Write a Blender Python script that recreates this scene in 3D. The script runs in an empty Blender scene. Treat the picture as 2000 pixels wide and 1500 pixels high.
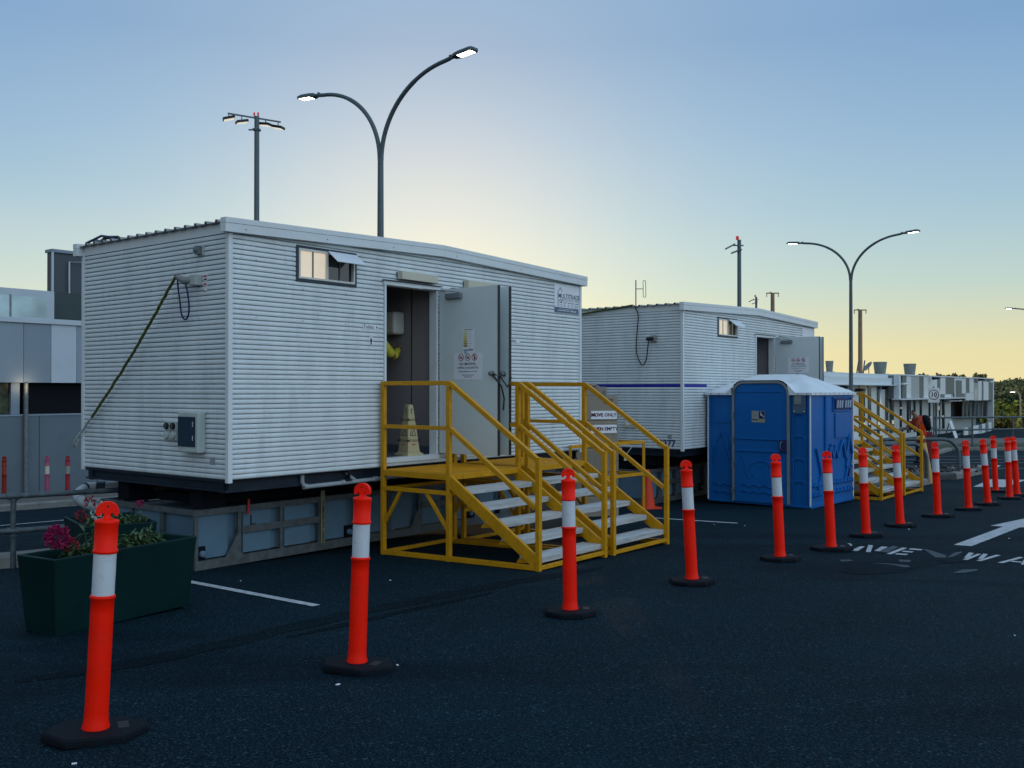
import bpy, bmesh, math, random
from mathutils import Vector, Matrix, Euler
R = math.radians
random.seed(7)
sc = bpy.context.scene
col = sc.collection

# ------------------------------------------------------------------ camera
F = 1893.28; PITCH = .0068; CZ = 1.509
cam = bpy.data.cameras.new('camera'); co = bpy.data.objects.new('camera', cam); col.objects.link(co)
cam.sensor_width = 36; cam.lens = F / 2000 * 36; cam.clip_start = .05; cam.clip_end = 5000
co.location = (0, 0, CZ); co.rotation_euler = (R(90) + PITCH, 0, 0)
sc.camera = co
sc.view_settings.view_transform = 'Standard'; sc.view_settings.look = 'None'
sc.view_settings.exposure = 0.0; sc.view_settings.gamma = 1

# ------------------------------------------------------------------ sky
SUN_AZ = R(-4.5); SUN_EL = R(2.0)
world = bpy.data.worlds.new('World'); sc.world = world; world.use_nodes = True
nt = world.node_tree; nt.nodes.clear()
def N(t, k, **kw):
    n = t.nodes.new(k)
    for a, b in kw.items(): setattr(n, a, b)
    return n
def math_n(t, op, a, b=None, clamp=False):
    n = N(t, 'ShaderNodeMath', operation=op); n.use_clamp = clamp
    for i, v in enumerate((a, b)):
        if v is None: continue
        if isinstance(v, (int, float)): n.inputs[i].default_value = v
        else: t.links.new(v, n.inputs[i])
    return n.outputs[0]
def mixc(t, f, a, b, typ='MIX'):
    n = N(t, 'ShaderNodeMix', data_type='RGBA', blend_type=typ)
    for s, v in ((0, f), (6, a), (7, b)):
        if isinstance(v, (int, float)): n.inputs[s].default_value = v
        elif isinstance(v, tuple): n.inputs[s].default_value = (*v[:3], 1)
        else: t.links.new(v, n.inputs[s])
    return n.outputs[2]
def ramp(t, f, stops, interp='LINEAR'):
    n = N(t, 'ShaderNodeValToRGB'); cr = n.color_ramp; cr.interpolation = interp
    while len(cr.elements) < len(stops): cr.elements.new(.5)
    for e, (p, c) in zip(cr.elements, stops):
        e.position = p; e.color = (*c, 1) if len(c) == 3 else c
    t.links.new(f, n.inputs[0]); return n.outputs[0]
tc = N(nt, 'ShaderNodeTexCoord'); sep = N(nt, 'ShaderNodeSeparateXYZ'); nt.links.new(tc.outputs['Generated'], sep.inputs[0])
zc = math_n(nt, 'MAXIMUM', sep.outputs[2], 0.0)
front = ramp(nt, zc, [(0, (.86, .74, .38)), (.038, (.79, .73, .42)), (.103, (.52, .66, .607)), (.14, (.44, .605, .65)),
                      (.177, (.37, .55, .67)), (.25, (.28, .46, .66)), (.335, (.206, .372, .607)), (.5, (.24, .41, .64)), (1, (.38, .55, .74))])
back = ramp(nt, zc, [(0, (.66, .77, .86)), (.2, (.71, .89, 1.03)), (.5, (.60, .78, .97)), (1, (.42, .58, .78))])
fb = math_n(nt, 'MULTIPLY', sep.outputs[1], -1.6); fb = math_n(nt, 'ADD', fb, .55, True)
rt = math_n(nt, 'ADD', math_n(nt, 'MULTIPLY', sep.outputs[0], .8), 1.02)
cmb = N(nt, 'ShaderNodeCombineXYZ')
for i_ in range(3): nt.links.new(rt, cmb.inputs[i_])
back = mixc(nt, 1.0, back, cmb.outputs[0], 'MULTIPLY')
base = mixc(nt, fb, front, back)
sd = Vector((math.sin(SUN_AZ) * math.cos(R(7)), math.cos(SUN_AZ) * math.cos(R(7)), math.sin(R(7))))
dot = N(nt, 'ShaderNodeVectorMath', operation='DOT_PRODUCT'); nt.links.new(tc.outputs['Generated'], dot.inputs[0]); dot.inputs[1].default_value = sd
dp = math_n(nt, 'MAXIMUM', dot.outputs['Value'], 0.0)
g1 = math_n(nt, 'POWER', dp, 60.0); g2 = math_n(nt, 'POWER', dp, 14.0)
glow = mixc(nt, g1, (0, 0, 0), (.31, .15, .01)); glow2 = mixc(nt, g2, (0, 0, 0), (.165, .145, .078))
s1 = mixc(nt, 1.0, base, glow, 'ADD'); s2 = mixc(nt, 1.0, s1, glow2, 'ADD')
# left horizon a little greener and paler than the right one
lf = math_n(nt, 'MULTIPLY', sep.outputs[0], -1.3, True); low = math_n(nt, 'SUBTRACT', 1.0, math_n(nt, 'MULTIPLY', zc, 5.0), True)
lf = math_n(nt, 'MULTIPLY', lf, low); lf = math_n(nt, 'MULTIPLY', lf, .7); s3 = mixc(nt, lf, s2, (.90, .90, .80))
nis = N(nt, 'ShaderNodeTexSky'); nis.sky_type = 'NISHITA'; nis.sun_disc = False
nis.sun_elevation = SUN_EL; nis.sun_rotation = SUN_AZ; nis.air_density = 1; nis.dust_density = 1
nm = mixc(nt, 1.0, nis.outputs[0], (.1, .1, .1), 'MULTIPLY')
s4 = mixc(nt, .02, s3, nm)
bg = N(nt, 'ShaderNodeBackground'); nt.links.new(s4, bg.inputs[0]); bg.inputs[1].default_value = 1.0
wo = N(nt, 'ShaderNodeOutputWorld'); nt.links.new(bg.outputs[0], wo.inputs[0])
# sun just above the skyline behind the cabins
sl = bpy.data.lights.new('sun', 'SUN'); sl.energy = .15; sl.angle = R(.5); sl.color = (1, .72, .42)
so = bpy.data.objects.new('sun', sl); col.objects.link(so)
so.rotation_euler = Vector((math.sin(SUN_AZ) * math.cos(SUN_EL), math.cos(SUN_AZ) * math.cos(SUN_EL), math.sin(SUN_EL))).to_track_quat('Z', 'Y').to_euler()

# ------------------------------------------------------------------ places
TH = .9075
U = Vector((math.cos(TH), math.sin(TH), 0)); V = Vector((-math.sin(TH), math.cos(TH), 0))
A1 = Vector((-2.776, 9.495, CZ - .890)); A2 = Vector((2.970, 16.865, CZ - 1.039))
def smooth(t): t = max(0., min(1., t)); return t * t * (3 - 2 * t)
def g(x, y):
    yy = y if y < 75 else 75 + (y - 75) * .25
    z = .00825 * max(-60, min(60, x)) - .03137 * yy
    dx, dy = x - A1.x, y - A1.y
    s = dx * U.x + dy * U.y; e = dx * V.x + dy * V.y
    z -= .40 * smooth((e - 4) / 7) * (1 - smooth((s - 14) / 20))
    return z
def at(px, py, Y):
    a = (px - 1000) / F; b = (750 - py) / F
    d = Vector((a, math.cos(PITCH) - b * math.sin(PITCH), b * math.cos(PITCH) + math.sin(PITCH)))
    return Vector((0, 0, CZ)) + d * (Y / d.y)
def gp(px, py, up=0.):
    Y = 5.
    for _ in range(60):
        P = at(px, py, Y); h = g(P.x, P.y) + up
        k = (h - CZ) / (P.z - CZ) if P.z < CZ - 1e-4 else 1.5
        Y *= max(.7, min(1.4, k))
    P = at(px, py, Y); return P

# ------------------------------------------------------------------ materials
MATS = {}
def mat(name, c, rough=.6, metal=0., var=.08, scale=3., bump=0., bscale=60., spec=.3, dirt=None, dscale=1.5, damt=.5, emit=None, estr=1., stretch=None, alpha=None):
    if name in MATS: return MATS[name]
    m = bpy.data.materials.new(name); m.use_nodes = True; t = m.node_tree
    b = t.nodes['Principled BSDF']
    tcn = N(t, 'ShaderNodeTexCoord'); vec = tcn.outputs['Object']
    if stretch:
        mp = N(t, 'ShaderNodeMapping'); mp.inputs['Scale'].default_value = stretch; t.links.new(vec, mp.inputs[0]); vec = mp.outputs[0]
    nz = N(t, 'ShaderNodeTexNoise'); nz.inputs['Scale'].default_value = scale; nz.inputs['Detail'].default_value = 5; t.links.new(vec, nz.inputs[0])
    lo = tuple(x * (1 - 1.6 * var) for x in c); hi = tuple(min(1, x * (1 + 1.6 * var)) for x in c)
    cc = ramp(t, nz.outputs[0], [(.3, lo), (.7, hi)])
    if dirt:
        nd = N(t, 'ShaderNodeTexNoise'); nd.inputs['Scale'].default_value = dscale; nd.inputs['Detail'].default_value = 8; nd.inputs['Roughness'].default_value = .7
        t.links.new(vec, nd.inputs[0])
        f = ramp(t, nd.outputs[0], [(.52, (0, 0, 0)), (.72, (damt,) * 3)])
        cc = mixc(t, f, cc, dirt)
    t.links.new(cc, b.inputs['Base Color'])
    rr = ramp(t, nz.outputs[0], [(.3, (max(0, rough - .07),) * 3), (.7, (min(1, rough + .07),) * 3)]); t.links.new(rr, b.inputs['Roughness'])
    b.inputs['Metallic'].default_value = metal; b.inputs['Specular IOR Level'].default_value = spec
    if bump:
        nb = N(t, 'ShaderNodeTexNoise'); nb.inputs['Scale'].default_value = bscale; nb.inputs['Detail'].default_value = 4; t.links.new(tcn.outputs['Object'], nb.inputs[0])
        bn = N(t, 'ShaderNodeBump'); bn.inputs['Strength'].default_value = bump; bn.inputs['Distance'].default_value = .01
        t.links.new(nb.outputs[0], bn.inputs['Height']); t.links.new(bn.outputs[0], b.inputs['Normal'])
    if emit:
        b.inputs['Emission Color'].default_value = (*emit, 1); b.inputs['Emission Strength'].default_value = estr
    if alpha is not None:
        b.inputs['Transmission Weight'].default_value = alpha; b.inputs['IOR'].default_value = 1.45
    MATS[name] = m; return m

M_wall = mat('white_cladding', (.645, .70, .72), .40, 0, .05, 2.2, 0, spec=.45, dirt=(.36, .37, .36), dscale=1.6, damt=.40, stretch=(2.6, 2.6, .5))
M_trim = mat('white_trim', (.65, .70, .72), .45, 0, .05, 3, dirt=(.4, .41, .4), dscale=3, damt=.3)
M_roof = mat('roof_sheet', (.30, .31, .31), .5, .3, .1, 4, dirt=(.12, .12, .11), damt=.6)
M_navy = mat('dark_blue_steel', (.010, .020, .036), .5, .2, .15, 6, dirt=(.06, .04, .03), dscale=5, damt=.4)
M_black = mat('black_rubber', (.0022, .0048, .0095), .75, 0, .2, 12, .25, 120, spec=.16)
M_blackp = mat('black_plastic', (.012, .013, .016), .4, 0, .1)
M_yel = mat('yellow_paint', (.56, .265, .007), .42, 0, .06, 5, .1, 90, spec=.18, dirt=(.16, .09, .03), dscale=16, damt=.55)
M_alu = mat('aluminium_tread', (.54, .57, .59), .42, .45, .1, 9, .2, 200, dirt=(.25, .25, .25), dscale=6, damt=.6, stretch=(.3, 6, 3))
M_org = mat('orange_plastic', (1.0, .012, .001), .42, 0, .03, 5, .05, 60, dirt=(.5, .02, .01), dscale=7, damt=.4, spec=.16)
M_orgd = mat('faded_red_plastic', (.30, .018, .032), .5, 0, .2, 5)
M_pink = mat('faded_pink_plastic', (.36, .075, .15), .5, 0, .1, 5)
M_refl = mat('white_reflective_band', (.56, .60, .65), .35, 0, .04, 6, dirt=(.28, .29, .31), dscale=14, damt=.6)
M_door = mat('grey_door', (.58, .65, .66), .38, 0, .03, 1.5, .04, 30, dirt=(.48, .53, .54), dscale=1.2, damt=.3)
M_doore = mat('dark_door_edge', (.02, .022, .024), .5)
M_room = mat('room_lining', (.30, .28, .29), .6, 0, .05, 2)
M_floor = mat('vinyl_floor', (.10, .13, .17), .35, 0, .1, 6)
M_frame = mat('dull_galvanised_frame', (.095, .110, .118), .5, .2, .16, 12, .1, 80, dirt=(.07, .06, .05), dscale=5, damt=.5)
M_tank = mat('grey_tank_plastic', (.10, .18, .25), .6, 0, .08, 3, .08, 30, dirt=(.08, .10, .11), dscale=3, damt=.5)
M_galv = mat('galvanised_steel', (.155, .178, .19), .5, .3, .14, 14, .1, 80, dirt=(.11, .10, .09), dscale=6, damt=.4)
M_sock = mat('pale_grey_socket', (.42, .46, .45), .45)
M_galvr = mat('galvanised_post', (.080, .104, .118), .5, .3, .2, 12, .1, 80)
M_pole = mat('painted_lamp_pole', (.10, .13, .145), .5, .3, .12, 14)
M_wood = mat('warm_pole', (.26, .17, .11), .7, 0, .1, 3)
M_pvc = mat('grey_pvc', (.33, .37, .40), .35, 0, .06, 4, dirt=(.2, .2, .2), damt=.3)
M_blue = mat('blue_plastic', (.005, .115, .38), .36, spec=.2, metal=0, var=.05, scale=1.5, bump=.06, bscale=25, dirt=(.006, .08, .28), dscale=2, damt=.4) if True else mat('x', (0, 0, 0), .36, 0, .05, 1.5, .06, 25, dirt=(.01, .09, .27), dscale=2, damt=.4)
M_wroof = mat('white_plastic_roof', (.68, .73, .78), .45, 0, .05, 2, .08, 12, dirt=(.45, .48, .5), dscale=3, damt=.35)
M_brown = mat('beige_brown_tank', (.24, .205, .16), .55, 0, .06, 2, .06, 25, dirt=(.09, .08, .07), dscale=2.5, damt=.4)
M_white = mat('white_sticker', (.72, .75, .80), .5, 0, .03)
M_whitep = mat('white_plastic', (.62, .62, .58), .4, 0, .04)
M_cream = mat('cream_plastic', (.52, .50, .40), .42, 0, .05)
M_ink = mat('black_ink', (.012, .013, .016), .5)
M_inkb = mat('navy_ink', (.012, .02, .10), .5)
M_red = mat('red_ink', (.42, .02, .03), .5)
M_slate = mat('slate_blue_print', (.09, .14, .21), .5)
M_stripe = mat('blue_stripe', (.012, .016, .30), .4)
M_darkframe = mat('dark_window_frame', (.03, .045, .065), .45)
M_glassd = mat('dark_glass', (.012, .015, .018), .08, 0, .05, spec=.8)
M_glassw = mat('sky_glow_glass', (.45, .40, .33), .3, emit=(.80, .66, .48), estr=.62)  # warm sky seen through the pane imitated with emission
M_led = mat('lit_led', (1, 1, 1), .4, emit=(1, .99, .95), estr=9)
M_ledg = mat('lit_flood', (1, 1, 1), .4, emit=(1, .93, .76), estr=.75)
M_redl = mat('red_beacon', (.6, .02, .02), .4, emit=(1, .06, .05), estr=.2)
M_green = mat('dark_green_planter', (.001, .018, .019), .5, spec=.12, metal=0, var=.08, scale=3, bump=.06, bscale=40) if True else mat('x', (0, 0, 0), .42, 0, .08, 3, .06, 40, dirt=(.02, .05, .05), dscale=4, damt=.4)
M_soil = mat('soil', (.02, .016, .012), .9, bump=.5, bscale=40)
M_leaf = mat('leaf_green', (.045, .10, .035), .55, 0, .3, 9)
M_leafb = mat('leaf_dull', (.06, .09, .04), .55, 0, .3, 9)
M_mag = mat('magenta_petal', (.26, .008, .075), .6, 0, .3, 30)
M_redp = mat('red_petal', (.22, .014, .018), .6, 0, .3, 30)
M_wpet = mat('white_petal', (.42, .46, .42), .6, 0, .1, 30)
M_skin = mat('skin', (.30, .16, .10), .55)
M_hair = mat('dark_hair', (.012, .01, .01), .7)
M_navyc = mat('navy_cloth', (.010, .013, .028), .85, bump=.3, bscale=60)
M_hiy = mat('hi_vis_yellow', (.60, .55, .05), .7, bump=.3, bscale=50)
M_hio = mat('hi_vis_orange', (.85, .11, .02), .7, bump=.3, bscale=50)
M_tan = mat('tan_boot', (.22, .15, .09), .8)
M_conc = mat('concrete_kerb', (.19, .19, .18), .85, 0, .15, 4, .3, 60, dirt=(.10, .10, .10), dscale=5, damt=.6)
M_path = mat('footpath_concrete', (.12, .115, .11), .9, 0, .12, 1.2, .2, 60, dirt=(.08, .08, .08), dscale=2, damt=.5)
M_grav = mat('dark_gravel', (.05, .05, .055), .9, 0, .5, 30, .9, 25)
M_ybol = mat('yellow_bollard', (.52, .33, .10), .5, 0, .08, 3, dirt=(.35, .22, .07), dscale=4, damt=.4)

# ------------------------------------------------------------------ builders
def smp(pts, k=2):
    pts = [Vector(p) for p in pts]
    for _ in range(k):
        q = [pts[0]]
        for a, b in zip(pts[:-1], pts[1:]): q += [a.lerp(b, .25), a.lerp(b, .75)]
        q.append(pts[-1]); pts = q
    return pts
class MB:
    def __init__(s): s.v = []; s.f = []; s.m = []; s.sm = []; s.mats = []
    def mi(s, m):
        if m not in s.mats: s.mats.append(m)
        return s.mats.index(m)
    def add(s, vs, fs, m, smooth=False, X=None):
        o = len(s.v); k = s.mi(m)
        for p in vs:
            p = Vector(p)
            if X is not None: p = X @ p
            s.v.append(p)
        for f in fs: s.f.append([i + o for i in f]); s.m.append(k); s.sm.append(smooth)
        return s
    def box(s, a, b, m, X=None):
        x0, y0, z0 = a; x1, y1, z1 = b
        if x0 > x1: x0, x1 = x1, x0
        if y0 > y1: y0, y1 = y1, y0
        if z0 > z1: z0, z1 = z1, z0
        vs = [(x0, y0, z0), (x1, y0, z0), (x1, y1, z0), (x0, y1, z0), (x0, y0, z1), (x1, y0, z1), (x1, y1, z1), (x0, y1, z1)]
        return s.add(vs, [(0, 3, 2, 1), (4, 5, 6, 7), (0, 1, 5, 4), (1, 2, 6, 5), (2, 3, 7, 6), (3, 0, 4, 7)], m, False, X)
    def beam(s, p, q, w, h, m, up=(0, 0, 1), X=None):
        p = Vector(p); q = Vector(q); d = (q - p); L = d.length; d.normalize(); up = Vector(up)
        if abs(d.dot(up)) > .999: up = Vector((0, 1, 0))
        sx = d.cross(up).normalized(); uz = sx.cross(d).normalized()
        vs = []
        for e in (p, q):
            for a, b in ((-1, -1), (1, -1), (1, 1), (-1, 1)): vs.append(e + sx * (a * w / 2) + uz * (b * h / 2))
        return s.add(vs, [(0, 3, 2, 1), (4, 5, 6, 7), (0, 1, 5, 4), (1, 2, 6, 5), (2, 3, 7, 6), (3, 0, 4, 7)], m, False, X)
    def tube(s, pts, r, m, n=10, X=None, cap=True):
        pts = [Vector(p) for p in pts]; rs = r if isinstance(r, (list, tuple)) else [r] * len(pts)
        vs = []; fs = []; prev = None
        for i, p in enumerate(pts):
            d = (pts[min(i + 1, len(pts) - 1)] - pts[max(i - 1, 0)]).normalized()
            if prev is None:
                a = d.orthogonal().normalized()
            else:
                a = (prev - d * prev.dot(d)).normalized()
            prev = a; b = d.cross(a)
            for k in range(n):
                t = 2 * math.pi * k / n; vs.append(p + (a * math.cos(t) + b * math.sin(t)) * rs[i])
        for i in range(len(pts) - 1):
            for k in range(n): fs.append((i * n + k, i * n + (k + 1) % n, (i + 1) * n + (k + 1) % n, (i + 1) * n + k))
        s.add(vs, fs, m, True, X)
        if cap:
            s.add(vs[:n], [tuple(reversed(range(n)))], m, False, X); s.add(vs[-n:], [tuple(range(n))], m, False, X)
        return s
    def lathe(s, prof, m, n=24, X=None, smooth=True):
        vs = []; fs = []
        for r, z in prof:
            for k in range(n): t = 2 * math.pi * k / n; vs.append((r * math.cos(t), r * math.sin(t), z))
        for i in range(len(prof) - 1):
            for k in range(n): fs.append((i * n + k, i * n + (k + 1) % n, (i + 1) * n + (k + 1) % n, (i + 1) * n + k))
        s.add(vs, fs, m, smooth, X); s.add(vs[:n], [tuple(reversed(range(n)))], m, False, X); s.add(vs[-n:], [tuple(range(n))], m, False, X); return s
    def prism(s, poly, h0, h1, m, X=None, top=None):
        # poly in XY, extruded z h0..h1; top = optional other polygon
        n = len(poly); tp = top or poly
        vs = [(x, y, h0) for x, y in poly] + [(x, y, h1) for x, y in tp]
        fs = [tuple(reversed(range(n))), tuple(range(n, 2 * n))] + [(i, (i + 1) % n, n + (i + 1) % n, n + i) for i in range(n)]
        return s.add(vs, fs, m, False, X)
    def sheet(s, poly, m): return s.add(poly, [tuple(range(len(poly)))], m)
    def text(s, txt, size, m, X, align='CENTER', bold=0.):
        vs, fs = text_geo(txt, align, bold)
        return s.add([(x * size, y * size, 0) for x, y in vs], fs, m, False, X)
    def build(s, name, parent=None, bevel=0., seg=2, label=None):
        me = bpy.data.meshes.new(name); me.from_pydata([tuple(v) for v in s.v], [], s.f)
        for m in s.mats: me.materials.append(m)
        me.polygons.foreach_set('material_index', s.m); me.polygons.foreach_set('use_smooth', s.sm); me.update()
        o = bpy.data.objects.new(name, me); col.objects.link(o)
        if parent is not None: o.parent = parent
        if bevel:
            b = o.modifiers.new('bevel', 'BEVEL'); b.width = bevel; b.segments = seg; b.limit_method = 'ANGLE'; b.angle_limit = R(35)
            b.harden_normals = False
        if label: o['label'] = label
        return o
_tg = {}
def text_geo(txt, align='CENTER', bold=0.):
    k = (txt, align, bold)
    if k in _tg: return _tg[k]
    c = bpy.data.curves.new('t', 'FONT'); c.body = txt; c.size = 1; c.align_x = align; c.align_y = 'CENTER'; c.resolution_u = 2; c.offset = bold
    o = bpy.data.objects.new('t', c); col.objects.link(o)
    dg = bpy.context.evaluated_depsgraph_get(); me = bpy.data.meshes.new_from_object(o.evaluated_get(dg))
    vs = [(v.co.x, v.co.y) for v in me.vertices]; fs = [tuple(p.vertices) for p in me.polygons]
    bpy.data.objects.remove(o); bpy.data.curves.remove(c); bpy.data.meshes.remove(me)
    _tg[k] = (vs, fs); return _tg[k]
def tag(o, label=None, cat=None, group=None, kind=None):
    if label: o['label'] = label
    if cat: o['category'] = cat
    if group: o['group'] = group
    if kind: o['kind'] = kind
    return o
def thing(name, label, cat, loc=(0, 0, 0), rz=0., group=None):
    o = bpy.data.objects.new(name, None); col.objects.link(o); o.location = loc; o.rotation_euler = (0, 0, rz); o.empty_display_size = .2
    return tag(o, label, cat, group)
def copy_tree(o, parent=None):
    c = o.copy(); col.objects.link(c)
    c.parent = parent
    for ch in list(o.children): copy_tree(ch, c)
    return c
def frame(o, ax, ay):   # matrix: local XY -> world/local plane with origin o, axes ax, ay
    ax = Vector(ax).normalized(); ay = Vector(ay).normalized(); az = ax.cross(ay)
    M = Matrix((ax, ay, az)).transposed().to_4x4(); M.translation = Vector(o); return M
def T(x, y, z): return Matrix.Translation((x, y, z))

# ------------------------------------------------------------------ ground
def asphalt(k=1., name='asphalt'):
    m = bpy.data.materials.new(name); m.use_nodes = True; t = m.node_tree; b = t.nodes['Principled BSDF']
    tcn = N(t, 'ShaderNodeTexCoord'); v = tcn.outputs['Object']
    def noise(sc_, det=4, ro=.6):
        n = N(t, 'ShaderNodeTexNoise'); n.inputs['Scale'].default_value = sc_; n.inputs['Detail'].default_value = det; n.inputs['Roughness'].default_value = ro
        t.links.new(v, n.inputs[0]); return n.outputs[0]
    big = noise(.35, 5); mid = noise(3.5, 5); fine = noise(85, 3, .75); chip = noise(52, 2, .6)
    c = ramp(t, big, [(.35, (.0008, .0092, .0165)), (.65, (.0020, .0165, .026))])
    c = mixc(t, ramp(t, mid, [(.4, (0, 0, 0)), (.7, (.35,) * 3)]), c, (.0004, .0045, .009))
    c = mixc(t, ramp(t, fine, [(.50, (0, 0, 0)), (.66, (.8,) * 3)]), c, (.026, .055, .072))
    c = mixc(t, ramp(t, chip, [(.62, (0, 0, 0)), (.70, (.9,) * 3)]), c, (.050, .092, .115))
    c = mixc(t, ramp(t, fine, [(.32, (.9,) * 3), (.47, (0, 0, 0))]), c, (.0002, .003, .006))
    # darker repaired seams
    wv = N(t, 'ShaderNodeMapping'); wv.inputs['Rotation'].default_value = (0, 0, R(-38)); wv.inputs['Scale'].default_value = (.07, .35, 1); t.links.new(v, wv.inputs[0])
    wn = N(t, 'ShaderNodeTexNoise'); wn.inputs['Scale'].default_value = 1.3; wn.inputs['Detail'].default_value = 4; t.links.new(wv.outputs[0], wn.inputs[0])
    c = mixc(t, ramp(t, wn.outputs[0], [(.50, (0, 0, 0)), (.56, (.45,) * 3), (.60, (0, 0, 0))]), c, (.0003, .004, .009))
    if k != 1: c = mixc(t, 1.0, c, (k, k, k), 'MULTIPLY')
    t.links.new(c, b.inputs['Base Color']); b.inputs['Roughness'].default_value = .8; b.inputs['Specular IOR Level'].default_value = .05
    h = mixc(t, .5, fine, chip); bn = N(t, 'ShaderNodeBump'); bn.inputs['Strength'].default_value = .9; bn.inputs['Distance'].default_value = .012
    t.links.new(h, bn.inputs['Height']); t.links.new(bn.outputs[0], b.inputs['Normal'])
    return m
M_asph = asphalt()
def grid_axis(lo, hi):
    xs = []; x = -20
    a = [i * 1.0 for i in range(-30, 46)]
    k = 46; 
    while k < hi: a.append(k); k *= 1.12
    k = -31
    while k > lo: a.append(k); k *= 1.12
    return sorted(a)
gx = grid_axis(-2500, 2500); gy = [y for y in grid_axis(-400, 3500)]
def gfar(x, y):
    z = g(x, y)
    return max(z, -10)
vs = [(x, y, gfar(x, y)) for y in gy for x in gx]; nx = len(gx)
fs = [(j * nx + i, j * nx + i + 1, (j + 1) * nx + i + 1, (j + 1) * nx + i) for j in range(len(gy) - 1) for i in range(nx - 1)]
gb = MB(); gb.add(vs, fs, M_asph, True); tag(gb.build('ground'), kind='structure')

M_line = mat('road_line_paint', (.42, .45, .48), .7, 0, .12, 14, dirt=(.02, .035, .045), dscale=20, damt=.85)
M_linef = mat('worn_road_paint', (.045, .065, .082), .75, 0, .2, 14, dirt=(.018, .025, .034), dscale=9, damt=1.0)
def marking(name, polys, m=M_line, lift=.005):
    b = MB()
    for poly in polys:
        pts = [gp(*p) for p in poly]
        # subdivide along long shapes so that they follow the ground
        b.add([(p.x, p.y, g(p.x, p.y) + lift) for p in pts], [tuple(range(len(pts)))], m)
    return tag(b.build(name), kind='structure')
def line_between(name, a, b_, w, m=M_line, n=12):
    a = Vector((a[0], a[1], 0)); b_ = Vector((b_[0], b_[1], 0)); d = (b_ - a).normalized(); s = Vector((-d.y, d.x, 0)) * w / 2
    vs = []; fs = []
    for i in range(n + 1):
        p = a.lerp(b_, i / n)
        for q in (p + s, p - s): vs.append((q.x, q.y, g(q.x, q.y) + .006))
    for i in range(n): fs.append((2 * i, 2 * i + 1, 2 * i + 3, 2 * i + 2))
    mb = MB(); mb.add(vs, fs, m); return tag(mb.build(name), kind='structure')
a = gp(350, 1133); b_ = gp(618, 1184); line_between('parking_line', a, b_, .085)
a = gp(700, 1020); b_ = gp(790, 1040); line_between('parking_line', a, b_, .085)
a = gp(1150, 1004); b_ = gp(1440, 1022.5); line_between('parking_line', a, b_, .085)
def C3(p): return (1640 + p[0] / 5.556, 960 + p[1] / 5.556)
marking('arrow_marking', [[C3(p) for p in ((1238, 582), (1432, 597), (1955, 392), (2060, 392), (2060, 285), (1635, 374), (1775, 384))]])
marking('arrow_marking', [[(1901, 951), (1934, 936.5), (2006, 937.5), (1961, 952)]])
ow = [((108, 648), (195, 650), (275, 600), (225, 598)), ((283, 660), (335, 663), (362, 588), (312, 583)), ((375, 648), (430, 652), (522, 606), (455, 600)),
      ((508, 680), (560, 685), (732, 618), (680, 612)), ((745, 632), (880, 643), (905, 632), (775, 620)), ((670, 655), (780, 667), (805, 655), (695, 646)), ((595, 685), (720, 694), (745, 682), (625, 674)),
      ((1350, 722), (1395, 728), (1456, 672), (1402, 666)), ((1334, 742), (1385, 748), (1538, 684), (1498, 680)), ((1502, 732), (1548, 738), (1610, 684), (1560, 678)), ((1482, 754), (1535, 760), (1750, 697), (1700, 690)),
      ((1712, 776), (1770, 782), (1995, 722), (1960, 712)), ((1850, 765), (1965, 776), (1985, 766), (1880, 757)), ((1965, 796), (2030, 800), (2060, 735), (2010, 728)),
      ((2080, 800), (2130, 806), (2240, 770), (2190, 762)),
      ((78, 568), (110, 566), (136, 580), (130, 598), (108, 606), (104, 598), (114, 584), (100, 574))]
marking('one_way_lettering', [[C3(p) for p in q] for q in ow])
worn = [((905, 626), (985, 640), (1160, 700), (1150, 722), (1040, 718)), ((345, 778), (560, 786), (740, 806), (770, 822), (700, 824), (560, 798)), ((640, 742), (770, 748), (765, 770), (650, 765)),
        ((1225, 890), (1330, 850), (1490, 846), (1495, 862), (1370, 885)), ((1170, 715), (1250, 665), (1330, 655), (1325, 668), (1225, 712)), ((0, 745), (110, 742), (150, 755), (20, 765)), ((430, 655), (580, 590), (640, 606), (520, 668))]
marking('worn_lettering', [[C3(p) for p in q] for q in worn], M_linef, .0045)
for yy, x0, x1 in ((915.5, 1690, 2120), (904, 1700, 2120), (898, 1700, 2120), (891.5, 1700, 2120)):
    p0 = gp(x0, yy); p1 = gp(x1, yy - .5); line_between('parking_line', p0, p1, .09, n=20)
marking('parking_line', [[(1903, 912), (1909, 908.5), (1920, 908.5), (1915, 912)], [(1940, 912.5), (1945, 909), (1955, 909), (1950, 912.5)]])
random.seed(21)
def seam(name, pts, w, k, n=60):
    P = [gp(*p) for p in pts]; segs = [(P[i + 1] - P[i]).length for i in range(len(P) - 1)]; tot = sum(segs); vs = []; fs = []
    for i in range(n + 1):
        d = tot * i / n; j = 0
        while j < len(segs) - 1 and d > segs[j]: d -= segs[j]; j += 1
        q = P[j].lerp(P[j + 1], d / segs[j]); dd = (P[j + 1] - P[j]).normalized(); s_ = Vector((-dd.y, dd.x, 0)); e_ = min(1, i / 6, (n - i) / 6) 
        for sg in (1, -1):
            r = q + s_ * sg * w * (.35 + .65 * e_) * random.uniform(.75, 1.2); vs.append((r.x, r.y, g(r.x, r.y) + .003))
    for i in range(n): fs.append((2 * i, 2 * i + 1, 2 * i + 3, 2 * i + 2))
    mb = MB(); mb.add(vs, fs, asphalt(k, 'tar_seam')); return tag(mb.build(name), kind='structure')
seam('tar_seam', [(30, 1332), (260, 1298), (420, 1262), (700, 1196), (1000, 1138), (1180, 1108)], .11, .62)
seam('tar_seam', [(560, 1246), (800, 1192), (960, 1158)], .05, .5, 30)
seam('tar_seam', [(1660, 1120), (1800, 1092), (1900, 1086)], .30, .80, 30)
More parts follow.
